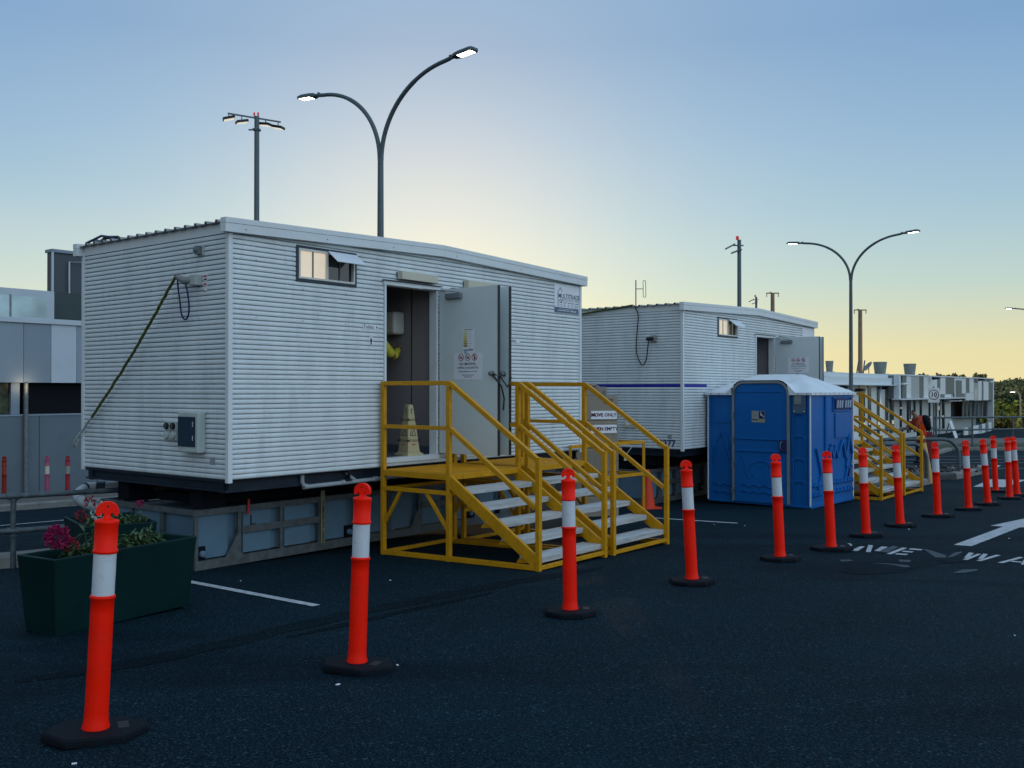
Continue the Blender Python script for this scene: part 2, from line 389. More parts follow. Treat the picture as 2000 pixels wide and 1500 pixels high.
# small litter flecks
lit = MB()
for px, py in ((1982, 1242), (206, 1335), (660, 1338), (776, 1300), (1775, 1034), (470, 1135), (762, 1134), (1395, 1025), (1455, 1027), (1971, 1052), (145, 1493), (1750, 966)):
    P = gp(px, py); a = random.random() * 3; L = random.uniform(.006, .013)
    lit.box((-L, -L * .6, 0), (L, L * .6, .004), M_white, T(P.x, P.y, g(P.x, P.y) + .002) @ Matrix.Rotation(a, 4, 'Z'))
tag(lit.build('litter'), 'scattered pale paper flecks lying on the dark asphalt', kind='stuff')

# ------------------------------------------------------------------ cabins
PITCHW = .0495
M_groove = mat('painted_groove_shade', (.34, .38, .40), .7, 0, .15, 6)  # shade inside the grooves painted as a darker colour
PROF = [(0, -.0095), (.004, -.0095), (.0075, 0), (.022, .0022), (.036, .0010), (.0445, -.004)]
def rows(z0, z1):
    out = []; z = z0; k = 0
    while z < z1:
        for i, (dz, d) in enumerate(PROF):
            zz = z0 + k * PITCHW + dz
            if zz <= z1: out.append((zz, d))
        k += 1; z = z0 + k * PITCHW
    out.append((z1, 0)); return out
def clad(mb, x0, x1, z0, z1, holes, fn, top=None, stripe=None, m=M_wall):
    rw = rows(z0, z1)
    for (za, da), (zb, db) in zip(rw[:-1], rw[1:]):
        zm = (za + zb) / 2; lo, hi = x0, x1
        if top:
            lo, hi = top(zm)
            if hi - lo < .02: continue
        iv = [(lo, hi)]
        for (a, b, c, d) in holes:
            if c < zm < d:
                nv = []
                for p, q in iv:
                    if b <= p or a >= q: nv.append((p, q)); continue
                    if a > p: nv.append((p, a))
                    if b < q: nv.append((b, q))
                iv = nv
        for p, q in iv:
            cuts = [p, q]; mm = m
            if stripe and stripe[0] < zm < stripe[1]:
                if q > stripe[2] > p: cuts = [p, stripe[2], q]
            for a, b in zip(cuts[:-1], cuts[1:]):
                mm = M_stripe if (stripe and stripe[0] < zm < stripe[1] and (a + b) / 2 < stripe[2]) else m
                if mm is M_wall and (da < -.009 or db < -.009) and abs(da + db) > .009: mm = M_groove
                mb.add([fn(a, da, za), fn(b, da, za), fn(b, db, zb), fn(a, db, zb)], [(0, 1, 2, 3)], mm)
L_, W_, H_ = 6.16, 2.774, 2.45
def no_smoking(mb, X, w=.26, h=.285):
    mb.box((-w / 2, -h / 2, 0), (w / 2, h / 2, .002), M_white, X)
    for k, cx in enumerate((-.078, 0, .078)):
        Y = X @ T(cx, .082, .0032); n = 20; ro, ri = .032, .0265
        vs = [(r * math.cos(2 * math.pi * i / n), r * math.sin(2 * math.pi * i / n), 0) for r in (ro, ri) for i in range(n)]
        mb.add(vs, [(i, (i + 1) % n, n + (i + 1) % n, n + i) for i in range(n)], M_red, False, Y)
        mb.beam((-.019, .019, .0012), (.019, -.019, .0012), .0055, .0008, M_red, X=Y)
        if k < 2: mb.box((-.019, -.008, 0), (.017, -.001, .0006), M_ink, Y); mb.beam((.010, .003, .0003), (.015, .014, .0003), .003, .0006, M_ink, X=Y)
        if k == 1: mb.box((-.004, -.001, 0), (.004, .008, .0006), M_ink, Y)
        if k == 2: mb.box((-.005, -.022, 0), (.007, .008, .0006), M_ink, Y); mb.prism([(.006 * math.cos(a * .8) + .001, .016 + .006 * math.sin(a * .8)) for a in range(8)], 0, .0006, M_ink, Y); mb.box((.006, -.006, 0), (.014, -.001, .0006), M_ink, Y)
    mb.text('NO SMOKING,', .030, M_ink, X @ T(0, .022, .0032), bold=.012)
    mb.text('VAPING, E-CIGARETTES', .0235, M_ink, X @ T(0, -.012, .0032), bold=.012)
    mb.text('WITHIN 4 METRES OF THIS AREA', .0145, M_ink, X @ T(0, -.045, .0032), bold=.01)
    mb.box((-.07, -.078, 0), (.07, -.073, .003), M_slate, X); mb.box((-.045, -.095, 0), (.045, -.090, .003), M_slate, X)

def make_cabin(A, label, win, doors, stripe, first):
    c = thing('portable_cabin', label, 'cabin', A, TH, 'portable toilet cabins on steel bases')
    g0 = Matrix.Translation((0, 0, 0))
    h0 = .05
    holes = [win] + [(d[0], d[1], .10, 2.15) for d in doors]
    ridge = .095; ms = ridge / (L_ / 2)
    mb = MB()
    top = lambda z: (.035, L_ - .035) if z < H_ else (.035 + (z - H_) / ms, L_ - .035 - (z - H_) / ms)
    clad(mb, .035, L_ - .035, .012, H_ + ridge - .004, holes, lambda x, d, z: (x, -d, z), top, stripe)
    # fixing screws
    for zi in (.45, .85, 1.30, 1.62, 1.95, 2.2):
        for xi in (.32, .92, 1.52, 3.65, 4.25, 4.85, 5.3, 5.75):
            if any(a - .06 < xi < b + .06 and c_ < zi < d_ for a, b, c_, d_ in holes): continue
            mb.box((xi, -.0045, zi), (xi + .008, -.0015, zi + .008), M_darkframe)
    mb.build('front_wall', c)
    mb = MB(); st2 = (stripe[0], stripe[1], 99) if stripe else None
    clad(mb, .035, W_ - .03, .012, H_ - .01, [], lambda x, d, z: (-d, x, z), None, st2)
    for zi in (1.62, 1.95, 2.2, .95, 1.25):
        for xi in (.5, .95, 1.35, 1.78, 2.2): mb.box((-.0045, xi, zi), (-.0015, xi + .008, zi + .008), M_darkframe)
    mb.box((-.003, .035, H_ - .008), (.02, W_ - .03, H_ + .10), M_trim)
    mb.build('side_wall', c)
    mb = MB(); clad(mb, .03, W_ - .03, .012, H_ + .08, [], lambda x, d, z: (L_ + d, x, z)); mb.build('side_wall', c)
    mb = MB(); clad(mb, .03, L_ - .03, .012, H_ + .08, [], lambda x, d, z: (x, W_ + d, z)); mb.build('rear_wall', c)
    # corner posts
    for x, y in ((-.012, -.012), (L_ - .040, -.012), (-.012, W_ - .040), (L_ - .040, W_ - .040)): mb = MB(); mb.box((x, y, -.02), (x + .052, y + .052, H_ + .02), M_trim); mb.build('corner_trim', c, .004)
    # roof
    mb = MB(); e = -.02; zb = H_ + .10
    while e < W_ + .03:
        segs = [(0, 0), (.125, 0), (.137, .026), (.165, .026), (.177, 0)]
        for (a, ha), (b, hb) in zip(segs[:-1], segs[1:]):
            for x0, x1, z0, z1 in ((-.055, L_ / 2, zb, zb + ridge), (L_ / 2, L_ + .055, zb + ridge, zb)):
                mb.add([(x0, e + a, z0 + ha), (x1, e + a, z1 + ha), (x1, e + b, z1 + hb), (x0, e + b, z0 + hb),
                        (x0, e + a, z0 + ha - .006), (x1, e + a, z1 + ha - .006), (x1, e + b, z1 + hb - .006), (x0, e + b, z0 + hb - .006)],
                       [(0, 1, 2, 3), (7, 6, 5, 4), (0, 3, 7, 4), (1, 5, 6, 2)], M_roof)
        e += .177
    mb.build('roof', c)
    for yy, sgn in ((-.065, 1), (W_ + .065, -1)):
        mb = MB()
        for x0, x1, z0, z1 in ((-.085, L_ / 2 - .001, 0, ridge), (L_ / 2 + .001, L_ + .085, ridge, 0)):
            for ha, hb, dd in ((.0, .085, 0), (.087, .140, .004)):
                y0, y1 = yy - sgn * dd, yy + sgn * .085
                z00 = H_ - .012 if x0 < 0 else H_ - .012 + ridge; z11 = H_ - .012 + ridge if x0 < 0 else H_ - .012
                vs = [(x0, y0, z00 + ha), (x1, y0, z11 + ha), (x1, y0, z11 + hb), (x0, y0, z00 + hb), (x0, y1, z00 + ha), (x1, y1, z11 + ha), (x1, y1, z11 + hb), (x0, y1, z00 + hb)]
                mb.add(vs, [(0, 1, 2, 3), (5, 4, 7, 6), (3, 2, 6, 7), (1, 0, 4, 5), (0, 3, 7, 4), (1, 5, 6, 2)] if sgn > 0 else [(3, 2, 1, 0), (6, 7, 4, 5), (7, 6, 2, 3), (5, 4, 0, 1), (4, 7, 3, 0), (2, 6, 5, 1)], M_trim)
        for xs in (.15, 1.2, 2.2, 3.3, 4.6, 6.0): 
            zz = H_ + .02 + ms * (xs if xs < L_ / 2 else L_ - xs); mb.box((xs, yy - sgn * .0035, zz), (xs + .011, yy - sgn * .001, zz + .011), M_darkframe)
        mb.build('fascia', c, .003)
    # chassis and blocks
    mb = MB()
    for y in (.12, W_ - .18): mb.box((.02, y, -.13), (L_ - .02, y + .07, .01), M_navy)
    for x in (.012, 1.6, 3.1, 4.6, L_ - .09): mb.box((x, .05, -.022), (x + .08, W_ - .05, .012), M_navy); mb.box((x + .032, .05, -.10), (x + .048, W_ - .05, -.02), M_navy); mb.box((x, .05, -.118), (x + .08, W_ - .05, -.10), M_navy)
    mb.box((.03, .03, .0), (L_ - .03, W_ - .03, .02), M_navy)
    mb.build('chassis', c, .003)
    for x in (.12, 2.2, 4.2, 5.8):
        for y in (.62, 2.0):
            mb = MB(); gh = -.335 if first else -.30
            mb.box((x, y, gh), (x + .30, y + .22, -.13), M_black); mb.build('support_block', c, .006)
    # window
    x0, x1, z0, z1 = win; w = MB()
    def fr(b, X0, X1, Z0, Z1, t, y0, y1, m):
        b.box((X0, y0, Z0), (X1, y1, Z0 + t), m); b.box((X0, y0, Z1 - t), (X1, y1, Z1), m); b.box((X0, y0, Z0 + t), (X0 + t, y1, Z1 - t), m); b.box((X1 - t, y0, Z0 + t), (X1, y1, Z1 - t), m)
    fr(w, x0 - .02, x1 + .02, z0 - .02, z1 + .02, .030, -.012, .04, M_darkframe)
    fr(w, x0 + .010, x1 - .010, z0 + .010, z1 - .010, .022, -.018, .035, M_whitep)
    xm = (x0 + x1) / 2 - .005
    w.box((xm - .014, -.017, z0 + .032), (xm + .014, .034, z1 - .032), M_whitep)
    wf = w.build('window_frame', c, .002)
    w = MB(); w.box((x0 + .032, .004, z0 + .032), (xm - .014, .010, z1 - .032), M_glassw)
    xq = x0 + .032 + (xm - x0 - .046) * .5; w.box((xq - .009, -.004, z0 + .032), (xq + .009, .0035, z1 - .032), M_galv)
    w.build('window_pane', wf)
    w = MB(); w.box((xm + .014, .022, z0 + .032), (x1 - .032, .027, z1 - .032), M_glassd); xq = (xm + x1) / 2; w.box((xq - .006, .010, z0 + .032), (xq + .004, .0215, z1 - .032), M_galv); w.build('window_pane', wf)
    fl = MB(); X = Matrix.Translation((0, -.025, z1 - .005)) @ Matrix.Rotation(R(-52), 4, 'X')
    fl.box((xm + .0, -.004, -.20), (x1 + .004, .004, 0), M_wroof, X); fl.build('vent_flap', wf, .002)
    # interior
    for k, (d0, d1) in enumerate(doors):
        r = MB(); xa, xb, yb = (max(.5, d0 - 1.0), d1 + .085, 1.75) if k == 0 else (d0 - .03, d1 + .9, 1.75)
        r.box((xa, .03, .06), (xb, yb, .11), M_floor); r.box((xa - .02, .03, 2.36), (xb + .02, yb, 2.38), M_room)
        r.box((xa - .025, .03, .11), (xa, yb, 2.36), M_room); r.box((xb, .045, .11), (xb + .025, yb, 2.36), M_room); r.box((xa, yb, .11), (xb, yb + .02, 2.36), M_room)
        r.box((xb - .004, .50, .11), (xb - .0005, .515, 2.36), M_darkframe); r.box((xb - .012, .05, .11), (xb - .0005, yb, .20), M_floor)
        r.build('room_lining', c)
    # doors
    for k, (d0, d1) in enumerate(doors):
        f = MB(); t = .045
        f.box((d0 - .0, -.022, .10), (d0 + .030, .10, 2.15), M_trim); f.box((d1 - .030, -.022, .10), (d1, .10, 2.15), M_trim)
        f.box((d0 - .012, -.026, 2.110), (d1 + .035, .10, 2.16), M_trim); f.box((d0 - .03, -.055, 2.161), (d1 + .05, .0, 2.168), M_darkframe)
        f.box((d0 - .01, -.03, .055), (d1 + .01, .10, .112), M_trim)
        f.build('door_frame', c, .003)
        dl = MB(); hx = d1 + .012 if k == 0 else d0 - .05
        dl.box((hx, -.03, .125), (hx + .038, -.945, 2.125), M_door); leaf = dl.build('door', c, .003)
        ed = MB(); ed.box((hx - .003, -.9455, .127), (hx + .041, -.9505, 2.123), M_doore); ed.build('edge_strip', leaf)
        kn = MB()
        for sg in (-1, 1):
            xx = hx if sg < 0 else hx + .038
            X = frame((xx, -.875, 1.09), (0, 1, 0), (0, 0, 1) if sg > 0 else (0, 0, -1))
            X = Matrix.Translation((xx, -.875, 1.09)) @ Matrix.Rotation(R(90 * sg), 4, 'Y')
            kn.lathe([(.03, 0), (.032, .006), (.012, .010), (.012, .03), (.024, .036), (.028, .05), (.024, .062), (.008, .066)], M_galv, 16, X)
        kn.build('knob', leaf)
        cl = MB(); cl.box((hx - .05, -.16, 2.00), (hx, -.40, 2.065), mat('closer_grey', (.17, .20, .22), .4)); cl.beam((hx - .03, -.38, 2.07), (hx - .30, .0, 2.115), .018, .008, M_galv); cl.build('door_closer', leaf, .004)
        sg = MB()
        if k == 0:
            X = frame((hx - .0005, -.49 if first else -.52, 1.178 if first else 1.55), (0, -1, 0), (0, 0, 1)) @ Matrix.Scale(1.35, 4)
            no_smoking(sg, X, .325, .235)
            sg.build('no_smoking_sign', leaf)
            if first:
                sg = MB(); X = frame((hx - .0005, -.50, 1.478), (0, -1, 0), (0, 0, 1)) @ Matrix.Scale(1.3, 4)
                sg.box((-.070, -.12, 0), (.066, .118, .002), M_white, X)
                cols = [(.60, .60, .40), (.58, .56, .30), (.56, .52, .20), (.52, .46, .13), (.46, .38, .08), (.38, .29, .05), (.30, .20, .03)]
                for i, cc in enumerate(cols):
                    mm = mat('chart_%s' % ['pale', 'light', 'lemon', 'straw', 'amber', 'honey', 'ochre'][i], cc, .5, var=.02)
                    sg.box((-.060, .082 - i * .022, 0), (-.012, .100 - i * .022, .0028), mm, X)
                for i in range(8): sg.box((0, .09 - i * .022, 0), (.03 + .02 * ((i * 7) % 3) / 3, .0925 - i * .022, .0028), M_slate, X)
                sg.box((-.05, .106, 0), (.055, .111, .0028), M_ink, X); sg.box((-.060, -.084, 0), (-.002, -.074, .0028), M_slate, X); sg.box((.002, -.084, 0), (.056, -.074, .0028), M_ink, X)
                sg.box((-.055, -.112, 0), (-.015, -.088, .0028), mat('pale_blue_print', (.25, .45, .55)), X)
                sg.build('hydration_chart', leaf)
        lt = MB(); xc = (d0 + d1) / 2 + .08 if first else (d0 + d1) / 2
        if first:
            lt.box((xc - .33, -.012, 2.215), (xc + .33, 0, 2.275), M_slate)
            lt.prism([(xc - .32, -.01), (xc + .32, -.01), (xc + .31, -.085), (xc - .31, -.085)], 2.19, 2.285, M_cream)
            lt.build('wall_light', c, .012, 3)
    return c
M_cab = None
D1 = [(2.105, 3.015), (3.29, 4.20)]
D2 = [(3.02, 3.93), (4.20, 5.11)]
cab1 = make_cabin(A1, 'nearest white ribbed toilet cabin with MULTITRADE sign and power lead', (.85, 1.66, 2.06, 2.40), D1, None, True)
cab2 = make_cabin(A2, 'further white ribbed cabin with blue stripe and number 2277', (1.37, 2.18, 2.06, 2.385), D2, (1.10, 1.155, .92), False)

# ------------------------------------------------------------------ fittings of the nearest cabin
sx, fx = (0, -1, 0), (1, 0, 0); UP = (0, 0, 1)
b = MB(); b.box((-.012, .40, 2.25), (0, .52, 2.36), M_sock); b.box((-.06, .43, 2.262), (-.012, .495, 2.345), M_galv)
b.lathe([(.024, 0), (.024, .03), (.014, .032)], M_galv, 14, Matrix.Translation((-.058, .455, 2.305)) @ Matrix.Rotation(R(-90), 4, 'Y')); b.build('socket', cab1, .004)
b = MB(); b.box((-.085, .432, 1.950), (0, .546, 2.055), M_sock); b.build('power_inlet', cab1, .008)
b = MB(); b.box((-.003, .352, 1.99), (-.0005, .418, 2.055), M_white); b.box((-.004, .36, 2.03), (-.003, .41, 2.048), M_red); b.box((-.004, .36, 2.0), (-.003, .41, 2.016), M_ink)
b.box((-.003, .352, 1.94), (-.0005, .418, 1.985), M_white); b.box((-.004, .36, 1.95), (-.003, .41, 1.968), M_red); b.box((-.003, .365, 1.86), (-.0005, .405, 1.93), M_white); b.box((-.004, .37, 1.88), (-.003, .40, 1.89), M_ink)
b.build('warning_sticker', cab1)
b = MB(); b.box((-.10, .365, .263), (0, .713, .678), mat('pale_green_box', (.42, .48, .46), .45)); db = b.build('distribution_box', cab1, .018, 3)
b = MB(); b.box((-.108, .405, .325), (-.1005, .700, .628), mat('smoked_cover', (.008, .025, .05), .12, spec=.7)); b.build('smoked_cover', db, .004)
b = MB()
for zz in (.39, .53):
    for i in range(4): b.box((-.1095, .435, zz + i * .013), (-.1082, .447, zz + i * .013 + .009), M_white)
b.build('circuit_breakers', db)
for i, ee in enumerate((.885, 1.0)):
    for j, zz in enumerate((.475, .375)):
        b = MB(); b.box((-.035, ee - .045, zz), (0, ee + .055, zz + .095), M_sock)
        X = Matrix.Translation((-.034, ee + .005, zz + .048)) @ Matrix.Rotation(R(-90), 4, 'Y')
        b.lathe([(.036, 0), (.036, .022), (.030, .024)], M_blackp if j == 0 else M_sock, 16, X); b.box((-.062, ee - .003, zz + .02), (-.056, ee + .010, zz + .075), M_galv if j == 0 else M_sock); b.build('socket', cab1, .004)
b = MB(); b.box((-.003, .215, .150), (-.0005, .30, .225), mat('silver_plate', (.25, .28, .32), .4)); b.box((-.004, .235, .235), (-.0005, .27, .25), M_white); b.build('maker_plate', cab1)
# sign at the far end of the front wall
b = MB(); X = frame((5.795, -.004, 2.205), fx, UP); b.box((-.315, -.195, 0), (.315, .20, .003), M_white, X)
b.box((-.312, -.193, .003), (.300, -.118, .0036), M_slate, X)
Y = X @ T(0, 0, .0045)
b.text('MULTITRADE', .092, M_inkb if False else mat('dark_slate_ink', (.035, .06, .10)), Y @ T(.055, .045, 0), bold=.014); b.text('BUILDING HIRE', .062, mat('light_slate_ink', (.20, .26, .33)), Y @ T(.10, -.008, 0))
ik = mat('dark_slate_ink', (.035, .06, .10))
for p, q in (((-.23, .06), (-.23, .10)), ((-.23, .10), (-.17, .165)), ((-.17, .165), (-.12, .11)), ((-.23, .06), (-.23, -.02)), ((-.23, -.02), (-.19, -.02)), ((-.13, -.02), (-.11, .0))): b.beam((*p, 0), (*q, 0), .009, .0006, ik, X=Y)
n = 14; vs = [(r * math.cos(2 * math.pi * i / n) - .16, r * math.sin(2 * math.pi * i / n) - .022, 0) for r in (.026, .016) for i in range(n)]; b.add(vs, [(i, (i + 1) % n, n + (i + 1) % n, n + i) for i in range(n)], ik, False, Y)
for x, w in ((-.245, .05), (-.175, .06), (-.09, .08), (.02, .16), (.21, .09)): b.box((x, -.052, 0), (x + w, -.044, .0006), ik, Y)
for x in (-.24, -.165, -.085, .015, .11, .185, .24): b.box((x, -.102, 0), (x + .045, -.096, .0005), ik, Y); b.beam((x, -.085, .0003), (x + .02, -.068, .0003), .005, .0005, ik, X=Y); b.beam((x + .02, -.068, .0003), (x + .045, -.085, .0003), .005, .0005, ik, X=Y)
b.box((-.20, -.142, 0), (.16, -.138, .0006), M_white, Y); b.box((-.24, -.166, 0), (.06, -.158, .0006), M_white, Y)
for x in (.09, .13, .17, .21): b.box((x, -.172, 0), (x + .022, -.152, .0006), M_white, Y)
b.build('company_sign', cab1)
b = MB(); X = frame((1.90, -.004, 1.610), fx, UP); b.box((-.118, -.026, 0), (.118, .026, .003), M_white, X); b.text('Toilets', .058, M_ink, X @ T(-.035, 0, .0036), bold=.01); b.box((.085, -.012, .003), (.10, .012, .004), M_ink, X); b.build('toilets_sign', cab1)
b = MB(); X = frame((1.905, -.004, 1.452), fx, UP); b.box((-.028, -.05, 0), (.028, .05, .003), M_white, X); b.box((-.009, -.042, .003), (.009, .022, .0038), M_ink, X); b.box((-.016, -.008, .003), (.016, .022, .0036), M_ink, X); b.box((-.006, .026, .003), (.006, .040, .0038), M_ink, X); b.build('male_symbol', cab1)
b = MB(); X = frame((4.55, -.004, 1.56), fx, UP); b.box((-.12, -.026, 0), (.118, .026, .003), M_white, X); b.text('Toilets', .058, M_ink, X @ T(-.035, 0, .0036), bold=.01); b.build('toilets_sign', cab1)
b = MB(); X = frame((4.45, -.004, 1.44), fx, UP); b.box((-.028, -.05, 0), (.028, .05, .003), M_white, X); b.box((-.007, -.042, .003), (.007, .022, .0038), M_ink, X); b.prism([(-.016, -.018), (.016, -.018), (.005, .022), (-.005, .022)], .003, .0034, M_ink, X); b.box((-.006, .026, .003), (.006, .040, .0038), M_ink, X); b.build('female_symbol', cab1)
b = MB(); b.tube([(3.00, -.87, 1.09), (3.02, -.93, 1.02), (3.06, -.975, .94), (3.10, -.985, .80), (3.09, -.98, .66)], .010, M_blackp); b.tube([(3.0, -.88, 1.09), (3.05, -.96, 1.06), (3.16, -.99, .93), (3.28, -.95, 1.05)], .008, M_blackp); b.build('door_strap', cab1)
b = MB(); b.box((2.90, .62, 1.60), (3.095, .90, 1.885), M_whitep); pd = b.build('paper_dispenser', cab1, .035, 4)
# power lead and pipes (parts of the cabin they serve)
ld = MB(); n = 46; pts = []; P0 = Vector((-.13, .69, 2.06)); P1 = Vector((-.035, 2.66, .47))
for i in range(n + 1):
    t = i / n; p = P0.lerp(P1, t); p.z -= .06 * math.sin(math.pi * t) * 1.0; p += Vector((random.uniform(-.004, .004), random.uniform(-.004, .004), random.uniform(-.003, .003))); pts.append(p)
pts += smp([(-.045, 2.74, .40), (-.055, 2.82, .33), (-.05, 2.87, .27), (-.03, 2.90, .24), (.0, 2.90, .25), (.01, 2.88, .32)])
lead_m = mat('green_braided_lead', (.085, .10, .022), .8, 0, .45, 60, bump=.6, bscale=90)
ld.tube(pts[:n - 3], .015, lead_m, 8); ld.tube(pts[n - 4:], .014, mat('pale_lead', (.38, .42, .38), .6), 8)
for i in range(4, n - 5, 3):
    p = pts[i]; ld.tube([p + Vector((-.012, .01, -.012)), p + Vector((-.016, .02, -.028))], .005, lead_m, 5)
lead = ld.build('power_lead'); lead.matrix_world = cab1.matrix_basis; lead.location = A1; lead.rotation_euler = (0, 0, TH)
tag(lead, 'green and yellow wrapped power lead stretched diagonally down the cabin side wall', 'cable')
b = MB(); b.tube([(-.05, .53, 2.0), (-.10, .60, 2.0), (-.14, .68, 2.045)], [.035, .04, .022], mat('clear_plug', (.22, .24, .24), .3), 12); b.build('plug', lead)
b = MB(); b.tube(smp([(-.12, .69, 2.03), (-.09, .725, 1.93), (-.07, .72, 1.80), (-.06, .715, 1.66), (-.055, .65, 1.60), (-.055, .59, 1.65), (-.06, .575, 1.75), (-.07, .585, 1.88), (-.09, .60, 1.98)]), .0085, M_inkb, 8); b.build('blue_cord', lead)
b = MB(); pp = []
for i in range(15):
    a = R(90 + 180 * i / 14); pp.append((-.02 + .0 * i, 2.93 + .0, 0))
cpt = [(.55, 2.72, -.24), (.30, 2.80, -.25)] + [(.14 + .17 * math.cos(R(90 + 15 * i)) - .02 * i / 12, 2.90 - .14 + .16 * math.sin(R(90 + 15 * i)), -.25 - .022 * i / 1.2) for i in range(13)] + [(.35, 2.58, -.52), (.6, 2.55, -.56)]
b.tube(cpt, .062, M_pvc, 18)
for i in (1, 2, 8, 13): b.tube([Vector(cpt[i]), Vector(cpt[i]).lerp(Vector(cpt[i + 1]), .5)], .068, M_pvc if i > 2 else M_navy, 18)
b.build('waste_pipe', cab1)
b = MB(); b.tube([(1.0, .10, .0), (1.0, .10, -.08), (1.02, .10, -.12), (1.06, .10, -.14), (1.5, .10, -.137), (2.1, .10, -.13), (2.9, .10, -.12), (5.6, .1, -.10)], .024, M_pvc, 12); b.tube([(1.62, .10, 0), (1.66, .10, -.06), (1.78, .10, -.135)], .022, M_pvc, 12)
for x in (1.02, 1.55, 2.05, 2.5): b.tube([(x, .10, -.137 + (x - 1) * .008), (x + .05, .10, -.137 + (x - 1) * .008)], .030, M_pvc, 12)
b.build('drain_pipe', cab1)
b = MB(); b.tube([(.2, W_ + .10, H_ + .16), (.15, W_ + .02, H_ + .20), (.1, W_ - .2, H_ + .15), (.03, W_ - .45, H_ + .17), (.06, W_ - .65, H_ + .155)], .022, M_blackp, 8); b.tube([(-.02, W_ - .1, H_ + .13), (0, W_ - .4, H_ + .19), (-.02, W_ - .7, H_ + .14)], .014, M_inkb, 6); b.build('roof_cable', cab1)

# fittings of the further cabin
b = MB(); b.box((-.05, .50, 1.905), (0, .622, 2.02), mat('weathered_grey_plastic', (.28, .30, .30), .5)); b.tube([(-.05, .56, 1.96), (-.09, .60, 1.96), (-.10, .66, 1.95)], .03, M_blackp, 12); b.build('power_inlet', cab2, .008)
b = MB(); b.tube(smp([(-.04, .96, 2.575), (-.05, .90, 2.50), (-.04, .86, 2.40), (-.04, .89, 2.1), (-.04, .92, 1.75), (-.04, .84, 1.55), (-.05, .77, 1.47), (-.06, .69, 1.57), (-.09, .65, 1.75), (-.09, .63, 1.90), (-.08, .61, 1.96)]), .010, M_blackp, 8); b.build('power_cable', cab2)
b = MB(); b.tube([(-.045, .98, 2.575), (-.05, 1.2, 2.55), (-.04, 1.6, 2.52), (-.05, 1.95, 2.48), (-.04, 2.3, 2.45), (-.04, 2.72, 2.44)], .017, lead_m, 8); b.build('green_lead', cab2)
b = MB(); X = frame((-.004, .305, .105), sx, UP); b.text('2277', .165, M_inkb, X, bold=.03); b.build('number', cab2)
b = MB(); b.box((-.003, .215, .19), (-.0005, .30, .26), mat('silver_plate', (.25, .28, .32), .4)); b.build('maker_plate', cab2)
for ee in (.98, 1.13):
    b = MB(); b.box((-.05, ee - .035, .37), (0, ee + .035, .40), M_cream); b.lathe([(.045, 0), (.043, .03), (.03, .05)], M_cream, 14, Matrix.Translation((-.001, ee, .42)) @ Matrix.Rotation(R(-90), 4, 'Y')); b.build('socket', cab2, .004)
b = MB(); X = frame((5.85, -.004, 2.305), fx, UP); b.box((-.38, -.10, 0), (.28, .10, .003), M_white, X); b.build('blank_sign', cab2)

